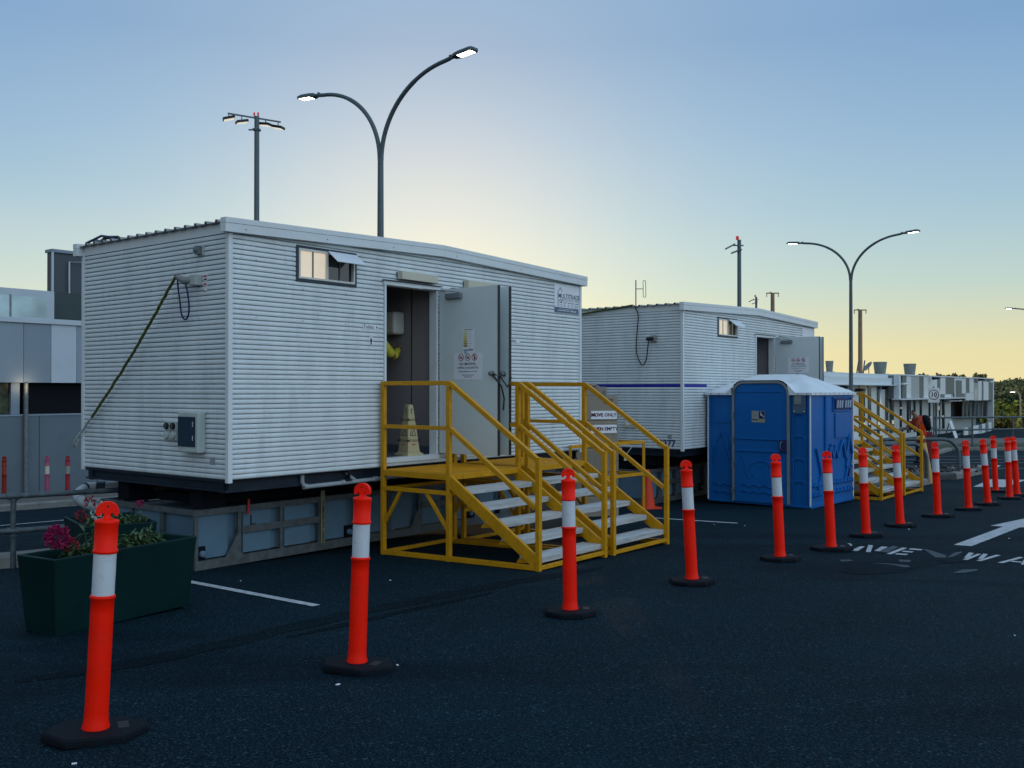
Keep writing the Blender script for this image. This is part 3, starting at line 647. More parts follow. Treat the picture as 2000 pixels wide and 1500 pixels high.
# ------------------------------------------------------------------ steel framed waste tanks under the cabins
def waste_tank(A, s0, s1, e0, e1, label, strap=True):
    base = A + U * s0 + V * e0; zg = g(base.x + U.x, base.y + U.y)
    t = thing('waste_tank', label, 'tank', (base.x, base.y, zg + .02), TH, 'grey framed waste tanks under the cabins')
    Lx = s1 - s0; Ly = e1 - e0; h = .62; sl = -.0195
    def z(x): return sl * x
    b = MB(); n = int(Lx / .51); w = Lx / n
    b.box((.05, .09, .10), (Lx - .05, Ly - .09, h - .07), M_tank)
    for i in range(n):
        x = i * w
        b.box((x + .06, .035, .105), (x + w - .13, .089, h - .065), M_tank)
    k = int(Ly / .5)
    for i in range(k):
        y = i * Ly / k; b.box((.035, y + .08, .105), (.049, y + Ly / k - .12, h - .065), M_tank); b.box((Lx - .049, y + .08, .105), (Lx - .035, y + Ly / k - .12, h - .065), M_tank)
    b.build('tank_body', t, .012, 3)
    f = MB()
    for y in (0, Ly - .05):
        f.box((0, y, h - .065), (Lx, y + .05, h), M_frame)
        yy = -.003 if y == 0 else y
        f.prism([(.0, yy), (Lx, yy), (Lx, yy + .053), (.0, yy + .053)], .0, .095, M_frame)
        for i in range(n + 1):
            x = min(max(i * w - .025, .001), Lx - .051); f.box((x, y + .004, .095), (x + .045, y + .034, h - .066), M_frame)
            if y == 0 and 0 < i < n: f.box((x - .008, -.006, h - .075), (x + .058, -.0005, h + .003), M_frame); f.box((x - .012, -.007, .07), (x + .055, -.0035, .115), M_frame)
    for x in (0, Lx - .05):
        f.box((x, .051, h - .06), (x + .05, Ly - .051, h - .004), M_frame); f.box((x + .003, .051, .0), (x + .047, Ly - .051, .09), M_frame)
        for i in range(1, k): f.box((x + .006, i * Ly / k - .02, .09), (x + .036, i * Ly / k + .025, h - .061), M_frame)
    # gussets and mid rails on the front
    for i in range(n):
        x = i * w
        if i % 5 in (0,): X = frame((x + w - .02, -.004, .06), (1, 0, 0), (0, 0, 1)); f.prism([(-.19, 0), (.02, 0), (.02, .30), (-.02, .26)], 0, .004, M_frame, X)
        if i % 5 in (1, 2): f.box((x + (.022 if i % 5 == 1 else -.02), -.008, .325), (x + w + (.0 if i % 5 == 1 else -.03), -.002, .40), M_frame)
        if i % 5 == 4: X = frame((x, -.004, .06), (1, 0, 0), (0, 0, 1)); f.prism([(-.02, 0), (.19, 0), (.04, .26), (-.02, .30)], 0, .004, M_frame, X)
    for i in range(n + 1):
        for zz in (.05, h - .03): f.lathe([(.008, 0), (.008, .004), (.004, .006)], M_frame, 8, Matrix.Translation((min(i * w + .02, Lx - .03), -.006, zz)) @ Matrix.Rotation(R(90), 4, 'X'))
    f.build('steel_frame', t, .003)
    f = MB(); f.box((.35, .28, h + .001), (Lx - .4, Ly - .25, h + .10), M_black); f.box((.5, .5, h + .10), (Lx - .9, Ly - .5, h + .19), M_navy); f.build('dark_gap_filler', t, .01)  # added dark filler that blackens the gap under the cabin, no real part
    for i in (0, 3, 7, 9):
        p = MB()
        if i < n: p.box((i * w + (.05 if i == 0 else w - .17), .005, .10), (i * w + (.13 if i == 0 else w - .06), .0345, .24), M_black); p.lathe([(.035, 0), (.035, .03), (.02, .035)], M_tank, 12, Matrix.Translation((i * w + (.09 if i == 0 else w - .115), .004, .165)) @ Matrix.Rotation(R(90), 4, 'X'))
        if i < n: p.build('outlet', t)
    if strap:
        s = MB(); x = 3 * w; s.box((x - .01, -.018, .08), (x + .05, -.010, h + .07), mat('yellow_grey_strap', (.22, .22, .13), .6, dirt=(.1, .1, .08), dscale=8))
        s.text('COMBINED SWL 1000KG', .044, M_ink, frame((x + .022, -.0195, .33), (0, 0, -1), (1, 0, 0)), bold=.03); s.build('lifting_strap', t)
        s = MB(); s.beam((w + .16, -.0015 + .03, .50), (w + .16, .0285, .40), .010, .008, M_ink, up=(0, 1, 0)); s.beam((w + .16, .0285, .40), (w + .22, .0285, .405), .010, .008, M_ink, up=(0, 1, 0)); s.build('letter_mark', t)
        s = MB(); s.tube([(w + .10, -.01, h + .06), (w + .09, -.02, h - .02), (w + .08, -.02, h - .10)], .016, M_red, 8); s.build('red_tape', t)
    return t
waste_tank(A1, .04, 5.6, .62, 2.45, 'long grey framed waste tank on the ground under the nearest cabin')
waste_tank(A2, -.2, 5.4, .62, 2.6, 'grey framed waste tank in shadow under the cabin numbered 2277', False)

# ------------------------------------------------------------------ yellow stairs
def stairs(A, s0, gap, label, w=1.27):
    base = A + U * s0 - V * gap; zg = g(base.x, base.y)
    t = thing('access_stairs', label, 'stairs', (base.x, base.y, zg), TH, 'yellow access stairs up to the cabin doors')
    zl = A.z - .007 - zg                       # landing top in local height
    def gl(x, y):                              # ground height, local
        P = base + U * x + V * y; return g(P.x, P.y) - zg
    q = .051; D0, D1_, D2_ = 0, -1.0, -2.20; drop = .774
    for side in (0, 1):
        x = 0 if side == 0 else w - q
        def post(y, top, nm='post'):
            b = MB(); b.box((x, y, gl(x, y) + .0), (x + q, y - q, top), M_yel); b.build(nm, t, .004)
        post(D0, zl + 1.0); post(D1_, zl + 1.0); post(D2_, zl + 1.0 - drop)
        b = MB(); xx = x + q / 2
        b.box((x, D0 - q - .0005, zl + .955), (x + q, D1_ + .0005, zl + 1.003), M_yel); yb0 = D1_ - q * .4; yb1 = D2_ - q * .4
        b.beam((xx, D1_ - q + .004, zl + .975), (xx, D2_ - .01, zl + .975 - drop), q - .001, q, M_yel); b.build('handrail', t, .004)
        b = MB(); b.box((x + .002, D0 - q - .0005, zl + .468), (x + q - .002, D1_ + .0005, zl + .512), M_yel)
        b.beam((xx, D1_ - q + .004, zl + .485), (xx, D2_ + .004, zl + .485 - drop), q - .003, q - .004, M_yel); b.build('mid_rail', t, .004)
        b = MB(); b.beam((xx, D1_ - q + .02, zl - .075), (xx, D2_ - .0, zl - .075 - drop + .02), .040, .125, M_yel); b.build('stringer', t, .004)
        b = MB(); b.box((x + .001, D0 - q - .001, zl - .235), (x + q - .001, D1_ + .001, zl - .19), M_yel); b.box((x + .001, D0 - q - .001, zl - .07), (x + q - .001, D1_ + .001, zl - .004), M_yel); b.build('landing_beam', t, .003)
        b = MB(); m0 = gl(x, -.7)
        b.beam((xx, D0 - q + .005, gl(x, 0) + .06 - .03), (xx, D2_ + .002, gl(x, D2_) + .06 - .03), q - .002, q, M_yel); b.build('base_rail', t, .003)
        for (p0, p1) in (((D0 - q, zl - .60), (D0 - .30, zl - .235)), ((D1_, zl - .60), (D1_ + .30, zl - .235))):
            b = MB(); b.beam((xx, p0[0], p0[1]), (xx, p1[0], p1[1]), .032, .036, M_yel); b.build('brace', t, .002)
    for ya, yb_, za, zb_ in ((D0 - .001, D0 - q + .001, zl - .07, zl - .01), (D1_ - .001, D1_ - q + .001, zl - .07, zl - .004), (D0 - .001, D0 - q + .001, zl - .24, zl - .20), (D1_ - .001, D1_ - q + .001, zl - .24, zl - .20),
                         (D0 - .002, D0 - q + .002, gl(0, 0) + .01, gl(0, 0) + .05), (D2_ - .004, D2_ - q + .006, gl(0, D2_) + .01, gl(0, D2_) + .05)):
        b = MB(); b.box((q + .001, ya, za), (w - q - .001, yb_, zb_), M_yel); b.build('cross_member', t, .003)
    b = MB(); k = 30
    for i in range(k):
        x = q + .006 + i * (w - 2 * q - .012) / k; b.box((x, D0 - q - .002, zl - .022), (x + .026, D1_ + .002, zl - .002), M_yel)
    for j in range(24):
        y = -.07 - j * .038
        b.box((q + .002, y, zl - .012), (w - q - .002, y - .010, zl + .004), M_yel)
    b.build('landing_grate', t)
    for i in range(5):
        zt = zl - (i + 1) * .1575; y0 = D1_ - q * .5 - i * .236 + .010; y1 = y0 - .245; b = MB()
        b.box((q + .004, y0, zt - .030), (w - q - .004, y1 + .02, zt - .004), M_alu)
        for j in range(7): b.box((q + .005, y0 - .004 - j * .034, zt - .005), (w - q - .005, y0 - .026 - j * .034, zt), M_alu)
        b.box((q + .004, y1 + .022, zt - .058), (w - q - .004, y1, zt - .001), M_alu)
        b.build('tread', t, .003)
        b = MB()
        for xs in (q - .004, w - q - .030): b.prism([(y0 - .0, zt - .031), (y1 + .03, zt - .031), (y1 + .05, zt - .060), (y0 + .035, zt - .075)], xs, xs + .034, M_yel, Matrix(((0, 0, 1, 0), (1, 0, 0, 0), (0, 1, 0, 0), (0, 0, 0, 1))))
        b.build('tread_bracket', t)
    return t
stairs(A1, 2.03, .03, 'yellow stairs nearest the camera, in front of the open door with the no smoking sign')
stairs(A1, 3.43, .03, 'yellow stairs in front of the MULTITRADE sign, right beside the nearest stairs')
stairs(A2, 2.98, .22, 'yellow stairs directly behind the blue accessible toilet')
stairs(A2, 4.37, .22, 'furthest yellow stairs, beside the leaning yellow pipe bollard')

# ------------------------------------------------------------------ wet floor cone inside the doorway
P = A1 + U * 2.66 + V * .13; wf_ = thing('wet_floor_cone', 'cream four sided wet floor cone standing in the open doorway', 'floor cone', (P.x, P.y, A1.z + .110), R(47))
b = MB(); c_ = mat('cream_cone_plastic', (.50, .43, .25), .5, 0, .04)
def sq(r): return [(-r, -r), (r, -r), (r, r), (-r, r)]
b.prism(sq(.125), 0, .030, c_, top=sq(.122)); b.prism(sq(.108), .030, .045, c_, top=sq(.10)); b.prism(sq(.094), .045, .60, c_, top=sq(.036)); b.prism(sq(.036), .60, .612, c_, top=sq(.030)); b.build('cone_body', wf_, .006)
tilt = math.atan2(.058, .555)
for fa in (0, 90, 180, 270):
    b = MB(); Rz = Matrix.Rotation(R(fa), 4, 'Z'); X = Rz @ Matrix.Translation((0, -.0945, .045)) @ Matrix.Rotation(R(90) - tilt, 4, 'X') @ T(0, 0, .002)
    b.text('CAUTION', .036, M_ink, X @ T(0, .385, 0), bold=.01); b.build('caution_text', wf_)
    b = MB(); b.text('WET FLOOR', .038, M_ink, X @ T(0, .135, 0), bold=.012); b.build('wet_floor_text', wf_)
    b = MB(); b.box((-.022, .085, 0), (.022, .097, .001), M_red, X); b.build('red_bar', wf_)
    b = MB()
    for p, q_ in (((-.045, .20), (.045, .20)), ((.045, .20), (0, .31)), ((0, .31), (-.045, .20)), ((-.02, .21), (.012, .26))): b.beam((*p, 0), (*q_, 0), .007, .001, M_ink, X=X)
    b.build('warning_triangle', wf_)
    b = MB(); b.box((-.004, .46, 0), (.004, .50, .001), M_ink, X); b.box((-.008, .50, 0), (.008, .52, .001), M_ink, X); b.build('exclamation_mark', wf_)

# ------------------------------------------------------------------ beige tank stack between the cabins
P = at(1147, 900, 15.6); bt = thing('storage_tank', 'beige plastic tank with MOVE ONLY WHEN EMPTY stickers between the cabins', 'tank', (P.x, P.y, g(P.x, P.y)), TH - .55)
zt0 = bt.location.z; hh = CZ - .085 - zt0
b = MB(); n = 22
def rrect(w, d, r):
    out = []
    for cx, cy, a0 in ((w - r, -d + r, -90), (w - r, d - r, 0), (-w + r, d - r, 90), (-w + r, -d + r, 180)):
        for k in range(5): a = R(a0 + k * 22.5); out.append((cx + r * math.cos(a), cy + r * math.sin(a)))
    return out
zz = [0, .30, .31, .33, .34, .66, .67, .70, .71, 1.05, 1.06, 1.085, 1.095, hh - .42, hh - .41, hh - .385, hh - .375, hh]
rr_ = [.395, .39, .375, .375, .39, .39, .375, .375, .392, .392, .378, .378, .392, .39, .377, .377, .39, .375]
vs = []; m_ = None
for z_, r_ in zip(zz, rr_):
    pr = rrect(r_, r_ * .95, .05); m_ = len(pr); vs += [(x, y, z_) for x, y in pr]
fs = [(i * m_ + k, i * m_ + (k + 1) % m_, (i + 1) * m_ + (k + 1) % m_, (i + 1) * m_ + k) for i in range(len(zz) - 1) for k in range(m_)] + [tuple(range((len(zz) - 1) * m_, len(zz) * m_))]
b.add(vs, fs, M_brown); b.build('tank_body', bt, .004)
b = MB(); b.box((-.36, -.22, hh + .001), (.24, .25, hh + .145), M_brown); b.tube([(-.10, -.1, hh + .14), (.08, -.1, hh + .175), (.16, -.1, hh + .14)], .018, M_brown, 8); b.build('top_box', bt, .015, 3)
b = MB(); b.box((.175, -.232, hh + .03), (.225, -.2215, hh + .09), M_galv); b.build('catch', bt, .003)
for nm, tx, zc_ in (('move_only_sticker', 'MOVE ONLY', hh - .30), ('when_empty_sticker', 'WHEN EMPTY', hh - .52)):
    b = MB(); X = frame((.115, -.3735, zc_), (1, 0, 0), (0, 0, 1)); b.box((-.225, -.065, 0), (.225, .065, .003), M_white, X); b.text(tx, .076, M_ink, X @ T(0, 0, .004), bold=.022); b.text(tx, .078, M_red, X @ T(-.004, -.002, .0035), bold=.024); b.build(nm, bt)
b = MB(); b.text('277', .10, mat('faded_grey_ink', (.07, .065, .055)), frame((.20, -.3735, hh - .09), (1, 0, 0), (0, 0, 1)), bold=.02); b.build('faded_number', bt)
b = MB(); b.tube([(-.25, -.40, .35), (-.10, -.42, .5), (.10, -.41, .72)], .004, M_white, 6); b.build('cord', bt)
# yellow frame trolley
b = MB(); fr0 = at(1120, 900, 15.0); P0 = at(1185, 868, 14.6); P1 = at(1257, 866, 15.3)
yf = thing('pallet_frame', 'low yellow steel frame around the foot of the beige tank', 'frame', (P0.x, P0.y, g(P0.x, P0.y)), 0)
z1 = P0.z - yf.location.z; dv = Vector((P1.x - P0.x, P1.y - P0.y, 0)); dn = Vector((-.62, .42, 0)); z0_ = z1 - .50
b = MB(); a0 = -dv * .9; c = [a0 + Vector((0, 0, z1)), dv + Vector((0, 0, z1))]
for zc_ in (z1, z0_):
    b.beam(a0 + Vector((0, 0, zc_)), dv + Vector((0, 0, zc_)), .045, .045, M_yel); b.beam(dv + Vector((0, 0, zc_)), dv + dn + Vector((0, 0, zc_)), .044, .044, M_yel)
for p in (a0, dv, dv + dn): b.beam(p + Vector((0, 0, .0)), p + Vector((0, 0, z1 + .022)), .043, .043, M_yel, up=(1, 0, 0))
b.build('frame', yf, .003)
b = MB(); q0 = dv * .35 + Vector((0, 0, z1)); b.tube([q0, q0 + Vector((.03, 0, -.14)), q0 + Vector((.10, 0, -.16)), q0 + Vector((.20, 0, -.03))], .006, M_cream, 6); b.box(tuple(q0 + Vector((.06, -.02, -.26))), tuple(q0 + Vector((.10, .02, -.16))), M_cream); b.build('hanging_tag', yf)
# traffic cone
P = gp(1265, 993); tcn_ = thing('traffic_cone', 'plain orange traffic cone beside the dark waste tank', 'traffic cone', (P.x, P.y, g(P.x, P.y)), R(20))
b = MB(); co_ = mat('dull_orange_rubber', (.58, .045, .012), .6, dirt=(.2, .05, .03), dscale=6); b.prism([(-.19, -.17), (-.17, -.19), (.17, -.19), (.19, -.17), (.19, .17), (.17, .19), (-.17, .19), (-.19, .17)], .0, .03, co_); b.build('base', tcn_, .006)
b = MB(); b.lathe([(.135, .030), (.125, .05), (.05, .60), (.028, .665), (.02, .665)], co_, 20); b.build('cone_body', tcn_)

# ------------------------------------------------------------------ bollards
def make_bollard(org, body=M_org, band=M_refl, hexbase=True, band_on=True):
    t = thing('t_top_bollard', '', 'bollard', (0, 0, 0), 0)
    b = MB()
    b.lathe([(.064, .040), (.064, .052), (.0575, .075), (.0545, .12), (.0535, .60), (.0535, .665), (.058, .668), (.0595, .675), (.058, .682), (.0535, .685)], body, 28)
    b.lathe([(.0535, .885), (.0575, .888), (.059, .895), (.0575, .902), (.0535, .905), (.0535, 1.025), (.056, 1.03), (.057, 1.038), (.055, 1.046), (.040, 1.050), (.018, 1.055), (.016, 1.075), (.018, 1.082)], body, 28)
    b.build('post', t)
    b = MB(); pr = []
    for i in range(13):
        a = R(180 * i / 12); pr.append((.052 * math.cos(a), .044 * math.sin(a) + 1.092))
    pr = [(.024, 1.05), (.014, 1.062), (.014, 1.080), (.026, 1.080), (.034, 1.066), (.046, 1.064), (.052, 1.076)] + pr + [(-.052, 1.076), (-.046, 1.064), (-.034, 1.066), (-.026, 1.080), (-.014, 1.080), (-.014, 1.062), (-.024, 1.05)]
    X = Matrix(((1, 0, 0, 0), (0, 0, -1, 0), (0, 1, 0, 0), (0, 0, 0, 1)))
    b.prism(list(reversed(pr)), -.016, .016, body, X); b.lathe([(.006, -.0165), (.006, .0165)], M_redp, 10, Matrix.Translation((0, 0, 1.112)) @ Matrix.Rotation(R(90), 4, 'X')); b.build('t_handle', t, .005)
    if band_on:
        b = MB(); b.lathe([(.0525, .684), (.0525, .886)], band, 28); b.build('reflective_band', t)
    b = MB()
    if hexbase: po = [(-.265, 0), (-.15, -.175), (.13, -.185), (.265, -.03), (.27, .03), (.14, .175), (-.15, .18)]
    else: po = [(.235 * math.cos(R(22.5 + 45 * k)), .235 * math.sin(R(22.5 + 45 * k))) for k in range(8)]
    po = [(x * .91, y * .91) for x, y in po]; tp = [(x * .94, y * .94) for x, y in po]
    b.prism(po, .002, .030, M_black); b.prism(po, .030, .046, M_black, top=tp)
    bs = b.build('base', t, .005)
    b = MB(); b.box((.10, -.045, .0462), (.15, .055, .0475), M_ink); b.build('handle_slot', bs)
    return t
boll = make_bollard(0); bround = make_bollard(0, hexbase=False)
bp = [ # px base, py base(top of rubber), px top, py top, yaw, round?, label
 (186, 1421, 205, 970, 25, 0, 'closest orange bollard, standing in front of the green planter'),
 (697, 1292, 707, 938, -20, 0, 'orange bollard before the grey tank, left of the nearest stairs'),
 (1114, 1189, 1110, 912, 0, 1, 'orange bollard in front of the stair treads'),
 (1352, 1130, 1341, 893, 0, 1, 'orange bollard standing between the yellow stairs and the blue toilet'),
 (1524, 1086, 1516, 882, 10, 1, 'orange bollard in front of the blue toilet door frame'),
 (1624, 1067, 1616, 877, -12, 0, 'orange bollard in front of the blue toilet side panel, beside the road lettering'),
 (1692, 1041, 1686, 871, 15, 0, 'orange bollard just right of the blue toilet'),
 (1759, 1022, 1751, 865, 0, 1, 'orange bollard in front of the furthest yellow stairs'),
 (1832, 1004, 1827, 860, -8, 0, 'orange bollard right of the furthest yellow stairs and the leaning yellow pipe'),
 (1892, 991, 1887, 855, 5, 0, 'orange bollard standing in front of the end of the kerb'),
 (1930, 981, 1921, 853, 0, 1, 'orange bollard beside the tip of the white arrow patch'),
 (1945, 957, 1941, 847, -10, 0, 'thin looking orange bollard furthest away on the white arrow patch'),
 (1972, 970, 1969, 851, 0, 1, 'front one of the overlapping pair of orange bollards at the right edge'),
 (1987, 964.5, 1980, 847, 12, 0, 'rear one of the overlapping pair of orange bollards at the right edge')]
used = set()
for px, py, tx, ty, yaw, rd, lab in bp:
    src = bround if rd else boll
    o = src if rd not in used else copy_tree(src); used.add(rd)
    P = gp(px, py, .045); h = g(P.x, P.y); o.location = (P.x, P.y, h)
    dxp = (tx - px) / F * P.y        # lean sideways, metres over 1.1 m
    ex = math.atan2(dxp - 0 * P.x, 1.10)
    o.rotation_euler = (R(-1.6), ex, R(yaw)); o.rotation_mode = 'ZYX' if False else 'XYZ'
    Mx = Matrix.Rotation(ex, 4, 'Y') @ Matrix.Rotation(R(-1.2), 4, 'X') @ Matrix.Rotation(R(yaw), 4, 'Z'); o.rotation_euler = Mx.to_euler()
    # base stays down: sink by what the lean lifts
    tag(o, lab, 'bollard', 'orange t top bollards in a row')
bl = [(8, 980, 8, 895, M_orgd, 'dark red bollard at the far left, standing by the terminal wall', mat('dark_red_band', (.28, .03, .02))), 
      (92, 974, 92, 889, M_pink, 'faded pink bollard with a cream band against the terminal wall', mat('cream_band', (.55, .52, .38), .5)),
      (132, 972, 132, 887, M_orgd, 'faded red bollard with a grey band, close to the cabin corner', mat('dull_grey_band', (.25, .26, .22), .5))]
M_dred = mat('deep_red_plastic', (.24, .014, .006), .5)
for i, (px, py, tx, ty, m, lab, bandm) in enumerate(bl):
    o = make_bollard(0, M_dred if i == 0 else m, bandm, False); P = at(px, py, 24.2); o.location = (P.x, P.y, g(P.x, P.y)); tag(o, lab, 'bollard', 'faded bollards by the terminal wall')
o = make_bollard(0, M_org, M_refl, False); P = at(-26, 984, 22.5); o.location = (P.x, P.y, g(P.x, P.y) + .24); o.rotation_euler = (R(8), R(-82), R(8)); tag(o, 'orange bollard lying knocked over behind the pipe rail at the left edge', 'bollard')

# ------------------------------------------------------------------ blue accessible toilet
TB = math.atan2(1.41, 1.22); P = gp(1583, 994); TW, TD, THt = 1.84, 1.92, 1.94
to = thing('portable_toilet', 'blue plastic accessible toilet with white roof and wheelchair sign', 'portable toilet', (P.x, P.y, g(P.x, P.y)), TB)
def ribs(b, pl, w=.026, dpt=.020, m=M_blue, X=None):
    for p, q in zip(pl[:-1], pl[1:]): b.beam((*p, dpt / 2 - .002), (*q, dpt / 2 - .002), w, dpt, m, up=(0, 0, 1), X=X)
b = MB(); b.box((0, 0, 0), (TW, TD, .05), M_blue); b.build('floor_skid', to, .01)
FX = frame((-.0, 0, 0), (0, -1, 0), (0, 0, 1))     # door side, local x runs towards the near corner, starts at 0 = near corner going negative
DX = lambda y: -y
d0, d1, dh = .36, 1.42, 2.09
b = MB(); b.box((.02, .02, .05), (TW - .02, TD - .02, THt - .02), M_blue)
b.box((0, 0, .05), (.05, .05, THt), M_blue); b.box((0, TD - .05, .05), (.05, TD, THt), M_blue)
# narrow panel between door and near corner: stacked pillow panels
for z in (.12, .50, .88, 1.26): ribs(b, [(DX(.30), z), (DX(.30), z + .30), (DX(.25), z + .325), (DX(.14), z + .325), (DX(.09), z + .30), (DX(.09), z)], .02, .016, X=FX)
# far panel: trees and waves
ribs(b, [(DX(1.82), 1.42), (DX(1.47), 1.42)], .016, .014, X=FX); ribs(b, [(DX(1.82), 1.42), (DX(1.82), 1.86)], .014, .012, X=FX)
ribs(b, [(DX(1.80), .95), (DX(1.66), 1.25), (DX(1.50), .95)], .018, .016, X=FX); ribs(b, [(DX(1.66), 1.35), (DX(1.52), 1.02), (DX(1.56), 1.02), (DX(1.47), .72)], .018, .016, X=FX); ribs(b, [(DX(1.80), .95), (DX(1.74), 1.0), (DX(1.82), .7)], .016, .014, X=FX)
for z in (.18, .32): ribs(b, [(DX(1.82) + i * .035, z + .022 * math.sin(i * 1.25)) for i in range(11)], .018, .018, X=FX)
b.build('side_wall', to, .008)
# right side panel
b = MB(); FY = frame((0, -.0, 0), (1, 0, 0), (0, 0, 1)); 
b.box((.05, 0, .05), (TW - .05, .019, THt - .04), M_blue)
b.box((.0, -.012, .0), (TW, .0, .07), M_blue)
b.prism([(.56, -.03), (.62, -.045), (.66, -.03), (.66, .0), (.56, .0)], .05, THt - .06, M_blue)
ribs(b, [(.92, 1.86), (1.70, 1.86), (1.70, 1.62), (.92, 1.62), (.92, 1.86)], .02, .03, X=FY)
b.box((1.0, -.022, 1.14), (1.60, 0, 1.58), M_blue)
b.build('front_panel', to, .008)
b = MB()
ribs(b, [(.72, .55), (.80, 1.05), (.90, .80), (.98, 1.02), (1.08, .80), (1.30, 1.10), (1.45, .78), (1.62, 1.20), (1.74, .85)], .045, .045, X=FY); ribs(b, [(1.62, 1.20), (1.48, .62), (1.52, .62), (1.42, .38)], .04, .04, X=FY)
ribs(b, [(.20, 1.0), (.34, .70), (.40, .55), (.28, .30)], .04, .04, X=FY); ribs(b, [(.72, 1.0), (.84, .68), (.70, .66), (.86, .40)], .04, .04, X=FY); ribs(b, [(1.80, .95), (1.72, .62), (1.79, .60)], .02, .02, X=FY)
for z in (.22, .38):
    for x in (.15, .32, .78, .92, 1.08, 1.24, 1.40, 1.56, 1.70): ribs(b, [(x - .05, z - .03), (x, z + .035), (x + .05, z - .03)], .034, .045, X=FY)
b.build('moulded_ribs', to, .006)
b = MB(); b.box((.98, -.034, 1.65), (1.64, -.001, 1.83), M_inkb)
for i, x in enumerate((1.02, 1.12, 1.22, 1.38, 1.48, 1.58)): b.prism([(x, 1.675), (x + .055, 1.675), (x + .08, 1.805), (x + .025, 1.805)], .034, .042, mat('pale_vent_slat', (.34, .42, .50)), X=FY)
b.build('vent', to, .003)
b = MB(); b.tube([(1.55, -.012, .44), (1.52, -.02, .55), (1.57, -.02, .62), (1.62, -.02, .56), (1.60, -.012, .44)], .012, M_inkb, 8); b.build('tie_down', to)
# door and frame
def arch(y0, y1, h, r, n=8):
    pts = [(-y1, .04)]
    pts += [(-y1 + r - r * math.cos(R(90 * k / n)), h - r + r * math.sin(R(90 * k / n))) for k in range(n + 1)]
    pts += [(-y0 - r + r * math.sin(R(90 * k / n)), h - r + r * math.cos(R(90 * k / n))) for k in range(n + 1)]
    pts += [(-y0, .04)]; return pts
b = MB(); pa = arch(d0, d1, dh + .05, .22); pi = arch(d0 + .035, d1 - .035, dh + .01, .19)
for i in range(len(pa) - 1):
    a, b2, c_, d_ = pa[i], pa[i + 1], pi[i + 1], pi[i]
    vs = [(a[0], a[1], 0), (b2[0], b2[1], 0), (c_[0], c_[1], 0), (d_[0], d_[1], 0), (a[0], a[1], .05), (b2[0], b2[1], .05), (c_[0], c_[1], .05), (d_[0], d_[1], .05)]
    b.add(vs, [(4, 7, 6, 5), (0, 1, 2, 3), (0, 4, 5, 1), (3, 2, 6, 7)], mat('grey_door_frame', (.22, .25, .27), .45, .2), False, FX)
b.build('door_frame', to)
b = MB(); pd = arch(d0 + .04, d1 - .04, dh, .185); b.prism([(x, y) for x, y in reversed(pd)], .0, .032, M_blue, FX)
dr = b
ribs(dr, [(DX(1.33), 1.96), (DX(.46), 1.96)], .03, .012, X=FX @ T(0, 0, .032)); ribs(dr, [(DX(1.33), 1.20), (DX(1.33), 1.95)], .02, .008, X=FX @ T(0, 0, .032)); ribs(dr, [(DX(.46), .35), (DX(.46), 1.95)], .02, .008, X=FX @ T(0, 0, .032))
for z in (.93, 1.14): ribs(dr, [(DX(1.33), z), (DX(.46), z)], .028, .02, X=FX @ T(0, 0, .032))
ribs(dr, [(DX(1.00) + .19 * math.cos(R(a)) * 1.3 + .12, .52 + .24 * math.sin(R(a))) for a in range(0, 181, 15)], .02, .014, X=FX @ T(0, 0, .032))
ribs(dr, [(DX(1.24), .85), (DX(1.16), .66), (DX(1.19), .66), (DX(1.10), .44), (DX(1.03), .54), (DX(.98), .46)], .018, .014, X=FX @ T(0, 0, .032)); ribs(dr, [(DX(.80), .60), (DX(.75), .52)], .016, .012, X=FX @ T(0, 0, .032))
for z in (.22, .33): ribs(dr, [(DX(1.25) + i * .04, z + .022 * math.sin(i * 1.25)) for i in range(20)], .02, .02, X=FX @ T(0, 0, .032))
door = dr.build('door', to, .005)
b = MB()
for z in (.18, .62, 1.06, 1.50, 1.92): b.box((-.062, d1 - .045, z), (-.05, d1 + .01, z + .10), M_galv); b.tube([(-.062, d1 - .02, z - .005), (-.062, d1 - .02, z + .105)], .010, M_galv, 8)
b.build('hinge', door)
b = MB(); b.box((-.075, d0 + .035, .93), (-.034, d0 + .16, 1.14), M_inkb); b.tube([(-.07, d0 + .12, .96), (-.10, d0 + .13, 1.0), (-.10, d0 + .13, 1.07), (-.07, d0 + .12, 1.11)], .009, M_galv, 8); b.build('latch', door, .004)
b = MB(); X = FX @ T(DX(.925), 1.525, .034); b.box((-.125, -.10, 0), (.125, .10, .003), mat('silver_sign', (.28, .32, .33), .4), X); b.box((.012, -.035, .003), (.118, .092, .0045), M_inkb, X)
b.box((-.115, -.06, .003), (-.01, -.045, .0045), M_ink, X); b.box((.0, -.075, .003), (.118, -.05, .0045), mat('olive_print', (.35, .34, .10)), X)
Y = X @ T(.062, .028, .005) @ Matrix.Scale(1.55, 4)
for p, q_ in (((-.008, .022), (-.008, -.002)), ((-.008, -.002), (.012, -.002)), ((.012, -.002), (.022, -.022)), ((-.008, .010), (.008, .010)), ((.022, -.022), (.029, -.019))): b.beam((*p, 0), (*q_, 0), .0078, .0012, M_white, X=Y)
n = 6; b.prism([(-.009 + .0055 * math.cos(a * 1.05), .031 + .0055 * math.sin(a * 1.05)) for a in range(n)], 0, .0008, M_white, Y)
ribs(b, [(-.004 + .022 * math.cos(R(a)), -.012 + .022 * math.sin(R(a))) for a in range(130, 400, 22)], .0065, .0012, M_white, Y)
b.build('wheelchair_sign', door)
b = MB(); b.box((-.016, .08, 1.60), (.0, .30, THt - .02), M_slate); b.box((-.030, .15, 1.74), (-.016, .27, 1.90), mat('grey_lens', (.20, .24, .25), .3)); 
for y in (.10, .28): b.box((-.0195, y - .008, 1.62), (-.016, y + .008, 1.636), M_white)
b.build('indicator_plate', to, .003)
